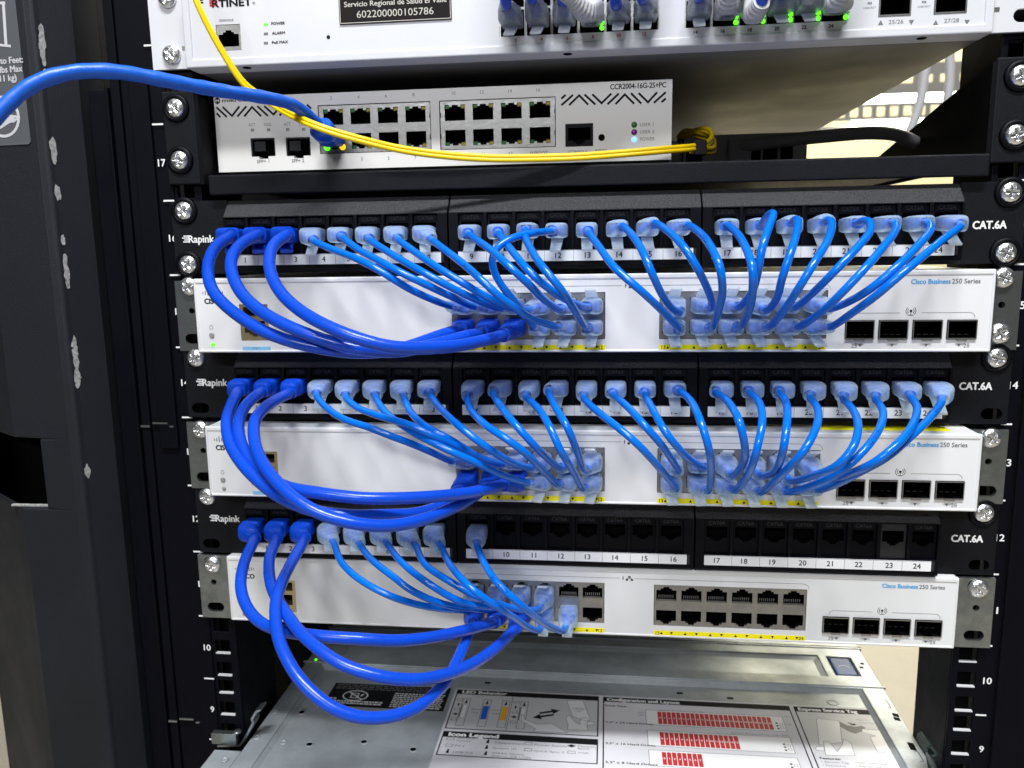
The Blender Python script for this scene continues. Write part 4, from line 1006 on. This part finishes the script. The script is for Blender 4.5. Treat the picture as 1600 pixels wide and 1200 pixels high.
# right field
xR0, xR1 = 153.0, 205.6
fr2(xR0, xR1, -60, yA1-0.8, 0.9); rb2(xR0, xR1, yA1-7.0, yA1-0.8, BRN, 0.03); rb2(xR0+0.9, xR1-0.9, 20, yA1-7, SIL, 0.0)
hd('Express Service Tag', xR0+3, yA1-3.9, 3.6, 40, 0.3)
def shape2(zz, mi=WHT, ol=True, dz=0.05):
    pts = [sx(1230+a_/6, 1000+b_/6) for a_, b_ in zz]
    for p in pts: p.z = zP+dz
    pr.poly(pts, mi)
    if ol: pr.stroke([p+Vector((0, 0, 0.012)) for p in pts+[pts[0]]], 0.35, nrm=(0, 0, 1), mi=GREY)
shape2([(275, 745), (290, 735), (480, 760), (492, 775), (515, 960), (300, 985)], dz=0.05)
shape2([(340, 950), (360, 1080), (490, 1085), (635, 1085), (600, 970), (530, 930), (515, 985), (470, 1050), (400, 960), (360, 948)], dz=0.075)
shape2([(262, 1010), (290, 1000), (345, 1000), (350, 1040), (275, 1035)], dz=0.07)
shape2([(490, 765), (560, 800), (640, 815), (700, 805), (735, 825), (690, 860), (640, 880), (580, 860), (500, 815)], GREY, False, 0.06)
shape2([(700, 835), (880, 850), (990, 1055), (850, 1055), (800, 960), (780, 910), (830, 900), (700, 865)], dz=0.065)
shape2([(560, 770), (620, 790), (620, 780), (650, 800), (605, 800)], INK, False, 0.085)
tl('Features:', 1281, 1184.5, 2.0, INK, wd=13, bold=0.1)
for s_, a_, b_, wd in (('• Service Tag', 1283, 1190, 17), ('• Password', 1285, 1195.5, 14), ('• MAC Addresses', 1336, 1191.5, 20), ('• Express Service Code', 1338, 1197, 27), ('Push to', 1339, 1124.5, 7), ('Open Tag', 1343, 1129, 9)): tl(s_, a_, b_, 1.6, GREY, wd=wd)
pr.build('instruction_print', ['ink', 'inkgrey', 'inkred', 'blueprint', 'orange', 'whiteink', 'silver_print', 'ink'], ins)
# metal clips of the slide rails
cl = MB()
pts = [at(a_, b_, -2) for a_, b_ in ((340, 1166), (374, 1165), (379, 1160), (395, 1130), (393, 1124), (400, 1112), (406, 1110))]
for k in range(len(pts)-1):
    d = (pts[k+1]-pts[k]).normalized(); n2 = Vector((-d.z, 0, d.x))*0.8
    cl.prism([pts[k]-n2-d*0.5, pts[k+1]-n2+d*0.5, pts[k+1]+n2+d*0.5, pts[k]+n2-d*0.5], (0, 9+0.1*k, 0))
cl.box(-242, -225, -7, -2.2, LZ+0.5, LZ+8)
cl.lathe((-225, -4, LZ+8), [(3, 0), (2.6, 1.2), (0.5, 1.6)], 16, axis=(0, 0, 1))
tag(cl.build('rail_clip', 'zinc', bevel=0.3), 'bent zinc clip on the left rail beside the server lid', 'bracket', 'slide rail clips')
cl = MB()
pts = [at(a_, b_, -6) for a_, b_ in ((1447, 1175), (1449, 1168), (1453, 1166), (1464, 1178), (1456, 1184), (1462, 1200), (1467, 1215))]
for k in range(len(pts)-1):
    d = (pts[k+1]-pts[k]).normalized(); n2 = Vector((-d.z, 0, d.x))*0.7
    cl.prism([pts[k]-n2-d*0.5, pts[k+1]-n2+d*0.5, pts[k+1]+n2+d*0.5, pts[k]+n2-d*0.5], (0, 14+0.1*k, 0))
cl.prism([at(1446, 1176, 8.5), at(1449, 1168, 8.5), at(1453, 1166, 8.5), at(1464, 1178, 8.5), at(1456, 1184, 8.5), at(1464, 1212, 8.5), at(1452, 1212, 8.5)], (0, 0.8, 0))
tag(cl.build('rail_clip', 'dgreen', bevel=0.2), 'dark green bent clip beside the right rail at the bottom', 'bracket', 'slide rail clips')
o = MB().tube(spline([atz(a_, b_, -644) for a_, b_ in ((1425, 1160), (1438, 1166), (1452, 1176), (1470, 1195))], 20), 9, 10).build('floor_cable', 'patch'); tag(o, 'short blue cable stretch on the beige floor behind the server', 'cable')
o = MB().tube(spline([atz(a_, b_, -645) for a_, b_ in ((1476, 1152), (1466, 1164), (1458, 1176))], 20), 4, 10).build('floor_cable', 'darkcable'); tag(o, 'thin dark cable end lying on the beige floor near the right rail', 'cable')

# ------------------------------------------------------------------ patch cables
def slim_plug(parent, port, exit_, latch, scale=1.0, mats=('frost', 'frostlatch', 'bluewire'), lk=1.0):
    """clear plug with moulded boot; port = centre of the socket mouth, exit_ = where the jacket leaves the boot"""
    p = Vector(port); e = Vector(exit_)
    q = p+Vector((0, -9.0, 0)); q2 = q+(e-q)*0.55
    path = spline([p+Vector((0, 3, 0)), p+Vector((0, -1, 0)), q, q2, e], 1.6)
    L = [0]
    for a, b in zip(path, path[1:]): L.append(L[-1]+(b-a).length)
    T = L[-1]; secs = []
    for l in L:
        t = l/T
        if t < 0.16: w_, h_, e_ = 11.2, 7.4, 7
        elif t < 0.55: w_, h_, e_ = 11.8, 8.4, 5
        else:
            k = (t-0.55)/0.45; w_ = 11.6*(1-k)+6.2*k; h_ = 8.2*(1-k)+6.2*k; e_ = 5*(1-k)+2.3*k
            rb = 0.55*math.sin(k*3*2*math.pi); w_ += rb; h_ += rb
        secs.append((w_*scale, h_*scale, e_))
    pl = MB().loft(path, secs, 0, 24).build('plug', mats[0], parent)
    core = MB().loft(path[:max(4, int(len(path)*0.55))], [(8.6*scale, 5.6*scale, 4)]*max(4, int(len(path)*0.55)), 0, 12)
    core.build('wire_core', mats[2], pl)
    if latch:
        lean = (e.x-p.x)*0.35
        s0 = p+Vector((0, -1.0, latch*3.4)); s1 = p+Vector((lean*0.3, -7, latch*6.6)); s2 = p+Vector((lean*0.7, -12.5*lk, latch*9.4*lk)); s3 = p+Vector((lean, -16.5*lk, latch*11.0*lk))
        lp = spline([s0, s1, s2, s3], 1.5); n = len(lp)
        MB().loft(lp, [(6.6-0.9*i/n, 1.15, 8) for i in range(n)], 0, 16).build('latch', mats[1], pl)
    return pl
def thick_plug(parent, port, exit_, latch):
    p = Vector(port); e = Vector(exit_); q = p+Vector((0, -11.0, 0)); q2 = q+(e-q)*0.5
    path = spline([p+Vector((0, 3, 0)), p+Vector((0, -1, 0)), q, q2, e], 0.55)
    L = [0]
    for a, b in zip(path, path[1:]): L.append(L[-1]+(b-a).length)
    T = L[-1]; secs = []
    for l in L:
        t = l/T
        if t < 0.2: w_, h_, e_ = 11.8, 8.6, 7
        else:
            k = (t-0.2)/0.8; w_ = 12.4*(1-k)+7.6*k; h_ = 10.4*(1-k)+7.6*k; e_ = 4.5*(1-k)+2.2*k
            ph = (l % 2.6)/2.6
            if 0.08 < k < 0.94 and ph < 0.42: w_ -= 2.0; h_ -= 2.0
        secs.append((w_, h_, e_))
    pl = MB().loft(path, secs, 0, 28).build('plug', 'thick', parent)
    if latch:
        s0 = p+Vector((0, -2, latch*4)); s1 = p+Vector(((e.x-p.x)*0.2, -10, latch*7)); s2 = p+Vector(((e.x-p.x)*0.4, -16, latch*9))
        lp = spline([s0, s1, s2], 1.5); MB().loft(lp, [(7.5, 2.2, 4)]*len(lp), 0, 16).build('latch', 'thick', pl)
    return pl
def wrap_print(parent, path, r, s, start, h=2.0, mname='ink'):
    """small printing wrapped on a jacket, facing the aisle"""
    L = [0]
    for a, b in zip(path, path[1:]): L.append(L[-1]+(b-a).length)
    vs, fs = text_geo(s); cap = 0.73; k = h/cap
    x0 = min(v[0] for v in vs); out = []
    def pos(l):
        for i in range(len(L)-1):
            if L[i+1] >= l: return path[i]+(path[i+1]-path[i])*((l-L[i])/max(L[i+1]-L[i], 1e-6)), (path[i+1]-path[i]).normalized()
        return path[-1], (path[-1]-path[-2]).normalized()
    for v in vs:
        p, t = pos(start+(v[0]-x0)*k*0.8)
        f = (CP-p).normalized(); f = (f-t*f.dot(t)).normalized(); sd = t.cross(f)*-1
        a = (v[1]-cap/2)*k/r
        out.append(p+(f*math.cos(a)+sd*math.sin(a))*(r+0.04))
    MB().add(out, fs).build('jacket_print', mname, parent)

def cable(idx, n, kind, pts, port2, latch1=-1, latch2=-1, bump=38, ye1=None, ye2=None, label=None, prt=None, skew=0.0):
    """idx = panel, n = socket number; pts in photograph pixels, first = boot exit at the panel, last = boot exit at the switch"""
    zp = zc((16, 14, 12)[idx]); y1 = PY-(24 if kind == 'slim' else 30) if ye1 is None else ye1
    ys = SW[idx][1]; y2 = ys-(20 if kind == 'slim' else 26) if ye2 is None else ye2
    T = [0]
    for a, b in zip(pts, pts[1:]): T.append(T[-1]+math.hypot(a[0]-b[0], a[1]-b[1]))
    w3 = []
    for (px_, py_), l in zip(pts, T):
        t = l/T[-1]; tt = t**(1+skew)
        y = y1+(y2-y1)*t-bump*4*tt*(1-tt)
        w3.append(at(px_, py_, y))
    port1 = Vector((port_x(n), PY+1, zp))
    c = thing('patch_cable', label, 'patch cable', port1, ('slim blue patch cables' if kind == 'slim' else 'thick royal blue patch cables'))
    p2 = Vector(port2)
    path = spline([port1+Vector((0, -7, 0)), (port1+Vector((0, -9, 0)))*0.45+w3[0]*0.55]+w3+[(p2+Vector((0, -9, 0)))*0.45+w3[-1]*0.55, p2+Vector((0, -6, 0))], 2.0)
    r = 1.95 if kind == 'slim' else 3.1
    jk = MB().tube(path, r, 14 if kind == 'slim' else 18).build('jacket', kind, c)
    if kind == 'slim': slim_plug(c, port1, w3[0], latch1); slim_plug(c, p2, w3[-1], latch2, lk=0.86)
    else: thick_plug(c, port1, w3[0], latch1); thick_plug(c, p2, w3[-1], latch2)
    if prt: wrap_print(jk, path, r, prt[0], prt[1], prt[2])
    return c
PN = ['upper', 'middle', 'lower']
def sp(idx, b, col, row): return (jack_x(b, col), SW[idx][1]+0.5, jack_z(idx, row))
ROW = {}
# panel, number -> (pixels, block, column, row, bump)
ROW[0] = {
 4: ([(490,376),(515,388),(552,402),(590,421),(637,450),(675,468),(703,478)], 0,0,'T',30),
 5: ([(534,370),(560,390),(590,406),(625,425),(662,443),(700,461),(741,479)], 0,1,'T',32),
 6: ([(577,374),(602,391),(637,412),(675,433),(712,453),(742,467),(783,482)], 0,2,'T',30),
 7: ([(622,374),(650,395),(687,420),(725,443),(760,464),(790,478),(823,485)], 0,3,'T',26),
 8: ([(675,375),(700,394),(725,413),(755,440),(780,463),(800,478),(825,495),(868,510)], 0,4,'B',36),
 9: ([(731,365),(770,393),(800,420),(825,443),(850,468),(875,484)], 0,4,'T',38),
 10: ([(778,363),(800,392),(825,422),(850,445),(875,463),(900,475),(915,480)], 0,5,'T',36),
 11: ([(822,357),(820,366),(830,390),(850,420),(875,450),(895,480),(916,512)], 0,5,'B',46),
 12: ([(862,361),(835,364),(800,372),(778,386),(768,405),(772,425),(783,445),(803,470),(820,490),(834,508)], 0,3,'B',20),
 13: ([(919,362),(937,387),(962,420),(1000,453),(1030,481),(1062,515)], 1,0,'B',36),
 14: ([(971,352),(990,370),(1005,395),(1017,423),(1032,456),(1048,480),(1063,489)], 1,0,'T',36),
 15: ([(1021,348),(1045,362),(1070,388),(1090,420),(1105,450),(1112,470),(1111,483)], 1,1,'T',38),
 16: ([(1072,351),(1095,365),(1112,388),(1125,418),(1129,450),(1123,484),(1111,513)], 1,1,'B',52),
 17: ([(1134,351),(1152,365),(1167,391),(1176,421),(1176,455),(1170,487),(1154,512)], 1,2,'B',52),
 18: ([(1190,350),(1203,334),(1209,332),(1203,350),(1191,387),(1185,420),(1178,450),(1165,470),(1153,481)], 1,2,'T',34),
 19: ([(1238,345),(1246,342),(1245,362),(1235,396),(1222,435),(1214,466),(1196,486)], 1,3,'T',36),
 20: ([(1290,343),(1299,345),(1300,353),(1292,378),(1272,411),(1250,447),(1225,485),(1201,511)], 1,3,'B',42),
 21: ([(1341,347),(1358,345),(1360,360),(1340,386),(1305,423),(1275,453),(1241,481)], 1,4,'T',36),
 22: ([(1398,347),(1400,358),(1380,386),(1350,421),(1312,461),(1280,490),(1247,511)], 1,4,'B',40),
 23: ([(1450,347),(1455,356),(1432,386),(1400,418),(1362,450),(1325,472),(1294,483)], 1,5,'T',36),
 24: ([(1502,352),(1475,373),(1440,402),(1405,431),(1370,461),(1330,490),(1298,511)], 1,5,'B',38)}
ROW[1] = {
 4: ([(494,617),(511,638),(540,656),(577,668),(615,683),(637,691),(675,707),(706,721)], 0,0,'T',30),
 5: ([(540,620),(557,636),(590,649),(640,664),(675,680),(712,696),(750,715),(786,725)], 0,2,'T',34),
 6: ([(587,620),(597,638),(615,655),(650,678),(700,703),(740,721),(787,743),(825,754)], 0,3,'B',36),
 7: ([(632,622),(643,646),(668,668),(700,685),(730,703),(755,720)], 0,1,'T',26),
 8: ([(671,615),(690,640),(725,672),(762,700),(795,720),(830,731)], 0,3,'T',36),
 9: ([(730,620),(737,642),(760,665),(790,685),(820,707),(845,732),(872,757)], 0,4,'B',44),
 10: ([(770,612),(781,633),(805,663),(830,691),(852,713),(877,732)], 0,4,'T',38),
 11: ([(821,619),(841,638),(858,665),(875,702),(895,735),(912,764)], 0,5,'B',42),
 12: ([(857,610),(868,636),(886,667),(900,700),(915,735)], 0,5,'T',36),
 13: ([(911,620),(930,640),(962,665),(995,693),(1025,725),(1057,765)], 1,0,'B',36),
 14: ([(957,615),(980,635),(1010,668),(1038,701),(1060,737)], 1,0,'T',34),
 15: ([(1007,614),(1020,640),(1042,678),(1070,711),(1100,732)], 1,1,'T',34),
 16: ([(1060,610),(1080,627),(1095,660),(1107,698),(1111,735),(1105,768)], 1,1,'B',46),
 17: ([(1117,612),(1138,628),(1156,661),(1164,698),(1161,725),(1142,743)], 1,2,'T',50),
 18: ([(1169,612),(1186,628),(1191,661),(1182,705),(1170,740),(1146,767)], 1,2,'B',44),
 19: ([(1217,612),(1228,628),(1230,656),(1225,696),(1212,735),(1187,743)], 1,3,'T',50),
 20: ([(1265,619),(1278,640),(1276,666),(1257,703),(1225,738),(1186,770)], 1,3,'B',48),
 21: ([(1317,621),(1336,646),(1341,671),(1332,701),(1310,726),(1270,743),(1232,750)], 1,4,'T',52),
 22: ([(1367,621),(1380,643),(1375,668),(1355,698),(1320,732),(1275,757),(1228,769)], 1,4,'B',44),
 23: ([(1422,619),(1433,636),(1427,661),(1405,691),(1370,720),(1325,741),(1285,751)], 1,5,'T',46),
 24: ([(1472,626),(1453,653),(1420,685),(1385,715),(1345,737),(1310,755),(1278,766)], 1,5,'B',38)}
ROW[2] = {
 4: ([(522,849),(533,878),(560,904),(607,930),(650,944),(700,952),(742,951)], 0,0,'T',34),
 5: ([(563,852),(580,874),(617,903),(640,921),(683,941),(733,951),(775,950)], 0,1,'T',38),
 6: ([(605,850),(627,878),(667,910),(717,939),(760,948),(806,947)], 0,2,'T',36),
 7: ([(650,853),(663,881),(700,907),(740,929),(780,944),(815,953),(842,951)], 0,3,'T',30),
 8: ([(688,852),(707,888),(740,922),(780,950),(805,966),(825,980),(844,984)], 0,3,'B',44),
 9: ([(745,851),(757,881),(780,914),(813,944),(847,972),(866,982),(882,985)], 0,4,'B',46)}
for idx in (0, 1, 2):
    for n, (pts, b, col, row, bump) in ROW[idx].items():
        cx = 'left' if b == 0 else 'right'
        lb = 'slim blue patch cable with clear plugs in socket %d of the %s patch panel' % (n, PN[idx])
        if idx == 0 and n == 12: lb = 'slim blue cable bending sideways behind its neighbours from socket 12 of the upper patch panel'
        if idx == 0 and n == 18: lb = 'slim blue cable bowing up highest of all at socket 18 of the upper patch panel'
        pr_ = {(1, 24): ('UTP 4PR', 30, 2.0), (1, 22): ('24AWG UTP', 58, 1.9), (0, 16): ('UTP PATCH', 52, 1.9), (1, 10): ('UTP 4PR', 40, 1.8), (1, 21): ('UTP 4PR', 22, 1.9), (0, 8): ('24AWG UTP', 62, 1.9), (1, 19): ('UTP 4PR', 42, 1.9), (2, 9): ('24AWG UTP', 58, 1.9), (0, 12): ('UTP 4PR', 24, 1.8)}.get((idx, n))
        cable(idx, n, 'slim', pts, sp(idx, b, col, row), -1 if idx < 2 else -0.8, 1 if row == 'T' else -1, bump, label=lb, prt=pr_)
THK = {
 (0, 1): ([(362,368),(340,382),(327,405),(325,430),(333,455),(352,477),(382,500),(420,521),(480,540),(560,551),(620,546),(660,534),(690,523),(718,515)], 0, 52),
 (0, 2): ([(405,366),(378,380),(362,402),(362,425),(375,455),(402,482),(440,505),(500,529),(560,545),(620,549),(680,538),(725,526),(752,520)], 1, 58),
 (0, 3): ([(450,366),(428,382),(421,405),(424,430),(440,459),(470,486),(510,509),(560,529),(605,541),(655,544),(710,541),(755,532),(785,524)], 2, 66),
 (1, 1): ([(372,611),(361,634),(354,658),(358,690),(373,718),(402,750),(440,778),(490,798),(540,805),(600,805),(650,802),(690,789),(714,766)], 0, 62),
 (1, 2): ([(408,612),(385,632),(373,658),(378,690),(392,717),(420,746),(455,763),(500,774),(560,800),(600,822),(660,812),(715,795),(752,768)], 1, 60),
 (1, 3): ([(452,614),(420,632),(399,655),(397,685),(407,717),(430,750),(465,778),(515,781),(560,779),(600,778),(675,776),(745,768),(787,757)], 2, 74),
 (2, 1): ([(398,842),(383,875),(376,912),(383,943),(401,968),(430,983),(490,993),(557,998),(620,1001),(667,997),(717,987),(772,972)], 1, 66),
 (2, 2): ([(432,842),(421,873),(424,915),(446,957),(480,999),(535,1038),(590,1056),(640,1062),(680,1058),(733,1040),(780,1008),(803,983)], 2, 84),
 (2, 3): ([(476,842),(455,880),(440,911),(431,943),(433,988),(447,1027),(473,1067),(520,1106),(573,1122),(640,1111),(690,1073),(717,1027),(738,972)], 0, 96)}
THK[(1, 3)] = ([(452,614),(420,632),(399,655),(397,685),(407,717),(430,750),(465,782),(500,802),(545,816),(600,822),(650,815),(690,801),(730,782),(756,764)], 1, 72)
THK[(1, 2)] = ([(408,612),(385,632),(373,658),(376,690),(388,714),(412,741),(445,760),(490,769),(560,778),(600,779),(675,776),(745,768),(787,757)], 2, 62)
for (idx, n), (pts, col, bump) in THK.items():
    tgt = Vector(sp(idx, 0, col, 'B'))
    lb = ['outermost thick royal blue cable looping from socket 1 of the %s patch panel', 'thick royal blue cable looping from socket 2 of the %s patch panel', 'innermost thick royal blue cable looping from socket 3 of the %s patch panel'][n-1] % PN[idx]
    if idx == 2 and n == 3: lb = 'thick royal blue cable from the lower patch panel sagging lowest over the server lid'
    cable(idx, n, 'thick', pts, tgt, -1 if idx < 1 else 0, 0, bump, ye2=SW[idx][1]-(28 if idx < 2 else 34), label=lb)

# ------------------------------------------------------------------ plugs and cables of the topmost switch
def topcable(k, blk, kind, pts, lb, rad=3.0):
    a, b = ((fpl.x, fpr.x), (fql.x, fqr.x))[blk]
    port = Vector((a+(b-a)*(k+0.5)/6, FY+1.0, zb+8.0))
    c = thing('patch_cable', lb, 'patch cable', port, 'cables of the topmost switch')
    w3 = [at(*p) for p in pts]; w3.append(w3[-1]+Vector((4, 14, 120))); w3.append(w3[-1]+Vector((6, 60, 160)))
    jm = {'b': 'thick', 'g': 'greycable', 'w': 'greycable'}[kind[1]]
    path = spline([port+Vector((0, -6, 0)), port+Vector((0, -12, 1))]+w3, 2.0)
    MB().tube(path, rad, 14).build('jacket', jm, c)
    if kind[0] == 'c':
        e = w3[0]
        slim_plug(c, port, e+(w3[1]-e)*0.1, -1, 1.04, ('smoke', 'frostlatch', 'greyboot'))
    else:
        e = w3[1]; q = port+Vector((0, -12, 0)); pa = spline([port+Vector((0, 3, 0)), port+Vector((0, -2, 0)), q, w3[0], e], 0.6); secs = []; n_ = len(pa)
        for i in range(n_):
            t = i/n_
            if t < 0.3: secs.append((12.2, 9.0, 6))
            else:
                kk = (t-0.3)/0.7; g = 0.9 if (i % 4) < 2 and kk > 0.1 else 0
                secs.append((13.0*(1-kk)+8.0*kk-g, 11.5*(1-kk)+8.0*kk-g, 5*(1-kk)+2.2*kk))
        pl = MB().loft(pa, secs, 0, 28).build('plug', 'greyboot', c)
        lp = spline([port+Vector((0, -1, -4)), port+Vector((0, -9, -6.5)), port+Vector((0, -16, -8))], 1.5); MB().loft(lp, [(6.5, 1.2, 6)]*len(lp), 0, 14).build('latch', 'smoke', pl)
names = ['2', '4', '6', '8', '10', '12']
up = lambda x, y: [(x, y, -34), (x, y-14, -42), (x+2, y-45, -46), (x+4, y-100, -44)]
topcable(0, 0, 'cb', up(790, 9), 'clear plug with a blue cable over the red number 2 of the topmost switch')
topcable(1, 0, 'cb', up(831, -1), 'clear plug with a blue cable over the red number 4 of the topmost switch')
topcable(2, 0, 'cb', [(880, 2, -34), (878, -12, -42), (874, -50, -46), (870, -100, -44)], 'clear plug with a blue cable over the red number 6 of the topmost switch')
topcable(3, 0, 'gg', [(915, 18, -30), (893, -2, -40), (868, -22, -46), (830, -70, -46)], 'slanting ribbed grey boot and cable over the red number 8 of the topmost switch', 4.0)
topcable(4, 0, 'cb', up(962, 8), 'clear plug with a blue cable over the red number 10 of the topmost switch')
topcable(5, 0, 'cb', up(1004, -1), 'clear plug with a blue cable over the red number 12 of the topmost switch')
topcable(0, 1, 'cb', up(1092, -4), 'smoky clear plug above the black number 14 of the topmost switch')
topcable(1, 1, 'gw', [(1137, 6, -32), (1141, -14, -40), (1146, -50, -42), (1150, -100, -42)], 'pale ribbed rubber boot above the black number 16 of the topmost switch', 4.2)
topcable(2, 1, 'gb', [(1178, 22, -40), (1190, 2, -50), (1196, -30, -52), (1200, -90, -48)], 'long pale boot with blue cable over the black number 18 of the topmost switch', 3.0)
topcable(3, 1, 'cb', up(1222, -8), 'smoky clear plug above the black number 20 of the topmost switch')
topcable(4, 1, 'cg', up(1263, -4), 'clear plug with a grey cable above the black number 22 of the topmost switch', 3.6)
topcable(5, 1, 'gw', [(1305, 4, -30), (1318, -14, -38), (1328, -50, -42), (1335, -100, -42)], 'pale grey boot above the black number 24 of the topmost switch', 4.0)

# ------------------------------------------------------------------ long blue cable and yellow fibre at the router
port = Vector((x1p, RY+1, zm-6.2))
c = thing('patch_cable', 'long thick blue cable arching from the router over the grey door frame at left', 'patch cable', port)
pts = [(506,205,-18),(487,185,-30),(462,166,-42),(440,158,-52),(400,150,-66),(340,141,-84),(255,125,-104),(190,113,-116),(130,111,-126),(80,120,-134),(40,139,-140),(5,170,-146),(-40,225,-152),(-130,380,-152),(-190,620,-140),(-220,950,-110)]
w3 = [at(*p) for p in pts]
pa = spline([port+Vector((0, -5, 0)), port+Vector((-1, -12, 2))]+w3, 2.0)
rj = [3.25+0.10*math.sin(i*1.3)+0.08*math.sin(i*0.57) for i in range(len(pa))]
MB().tube(pa, rj, 18).build('jacket', 'patch', c)
e = w3[0]; q = port+Vector((0, -9, 0)); bp_ = spline([port+Vector((0, 3, 0)), port+Vector((0, -2, 0)), q, (q+e)/2, e, e+(w3[1]-e)*0.5], 0.6); secs = []
for i in range(len(bp_)):
    t = i/len(bp_)
    if t < 0.32: secs.append((11.8, 8.4, 7))
    elif t < 0.72: g = 1.0 if (i % 4) < 2 else 0; secs.append((11.6-g, 10.2-g, 4))
    elif t < 0.93: secs.append((13.2, 11.6, 2.6))
    else: secs.append((9, 9, 2.2))
MB().loft(bp_, secs, 0, 28).build('plug', 'patch', c)
pts = [(270,-320,-20),(282,-140,-40),(296,-30,-44),(307,2,-44),(340,68,-40),(385,135,-34),(410,152,-29),(432,166,-27),(455,179,-34),(482,192,-40),(520,206,-40),(570,220,-36),(625,233,-30),(690,242,-24),(760,247,-18),(830,247,-14),(900,245,-10),(970,240,-4),(1040,234,2),(1078,231,8)]
w3 = [at(*p) for p in pts]
yc = thing('fibre_cable', 'yellow twin fibre cable running from the top edge across the front of the router', 'fibre cable', w3[11])
loopA = [(1092,229,14),(1106,224,24),(1113,214,36),(1108,205,50),(1096,203,62),(1080,208,74),(1066,212,86)]
main = spline(w3+[at(*p) for p in loopA], 2.0)
fr = frames(main, up=Vector((0, 0, 1)))
MB().tube([p+Vector((0, 0, 0.95)) for p in main], 1.32, 14).tube([p-Vector((0, 0.1, 0.95)) for p in main], 1.32, 14).build('jacket', 'yellow', yc)
lp2 = spline([at(*p) for p in ((1080,230,9),(1094,231,16),(1112,232,26),(1116,226,38),(1112,214,52),(1090,207,66),(1070,204,80),(1060,214,96))], 2.0)
MB().tube(lp2, 1.4, 12).tube([p+Vector((0.5, 3, -2.0)) for p in lp2], 1.4, 12).build('jacket', 'yellow', yc)
p = at(1094, 231, 13)
tag(MB().box(p.x-3.4, p.x+3.4, p.y-3.4, p.y+3.4, p.z-4.2, p.z+4.0).build('hook_tie', 'velcro', bevel=0.8), 'black hook and loop tie around the yellow fibre loops', 'cable tie')
wrap_print(yc, [q_-Vector((0, 0, 0.95)) for q_ in main], 1.32, 'NEXT10 2MM SINGLE MODE 9/125 G.657A', 290, 1.5, 'inkgrey')
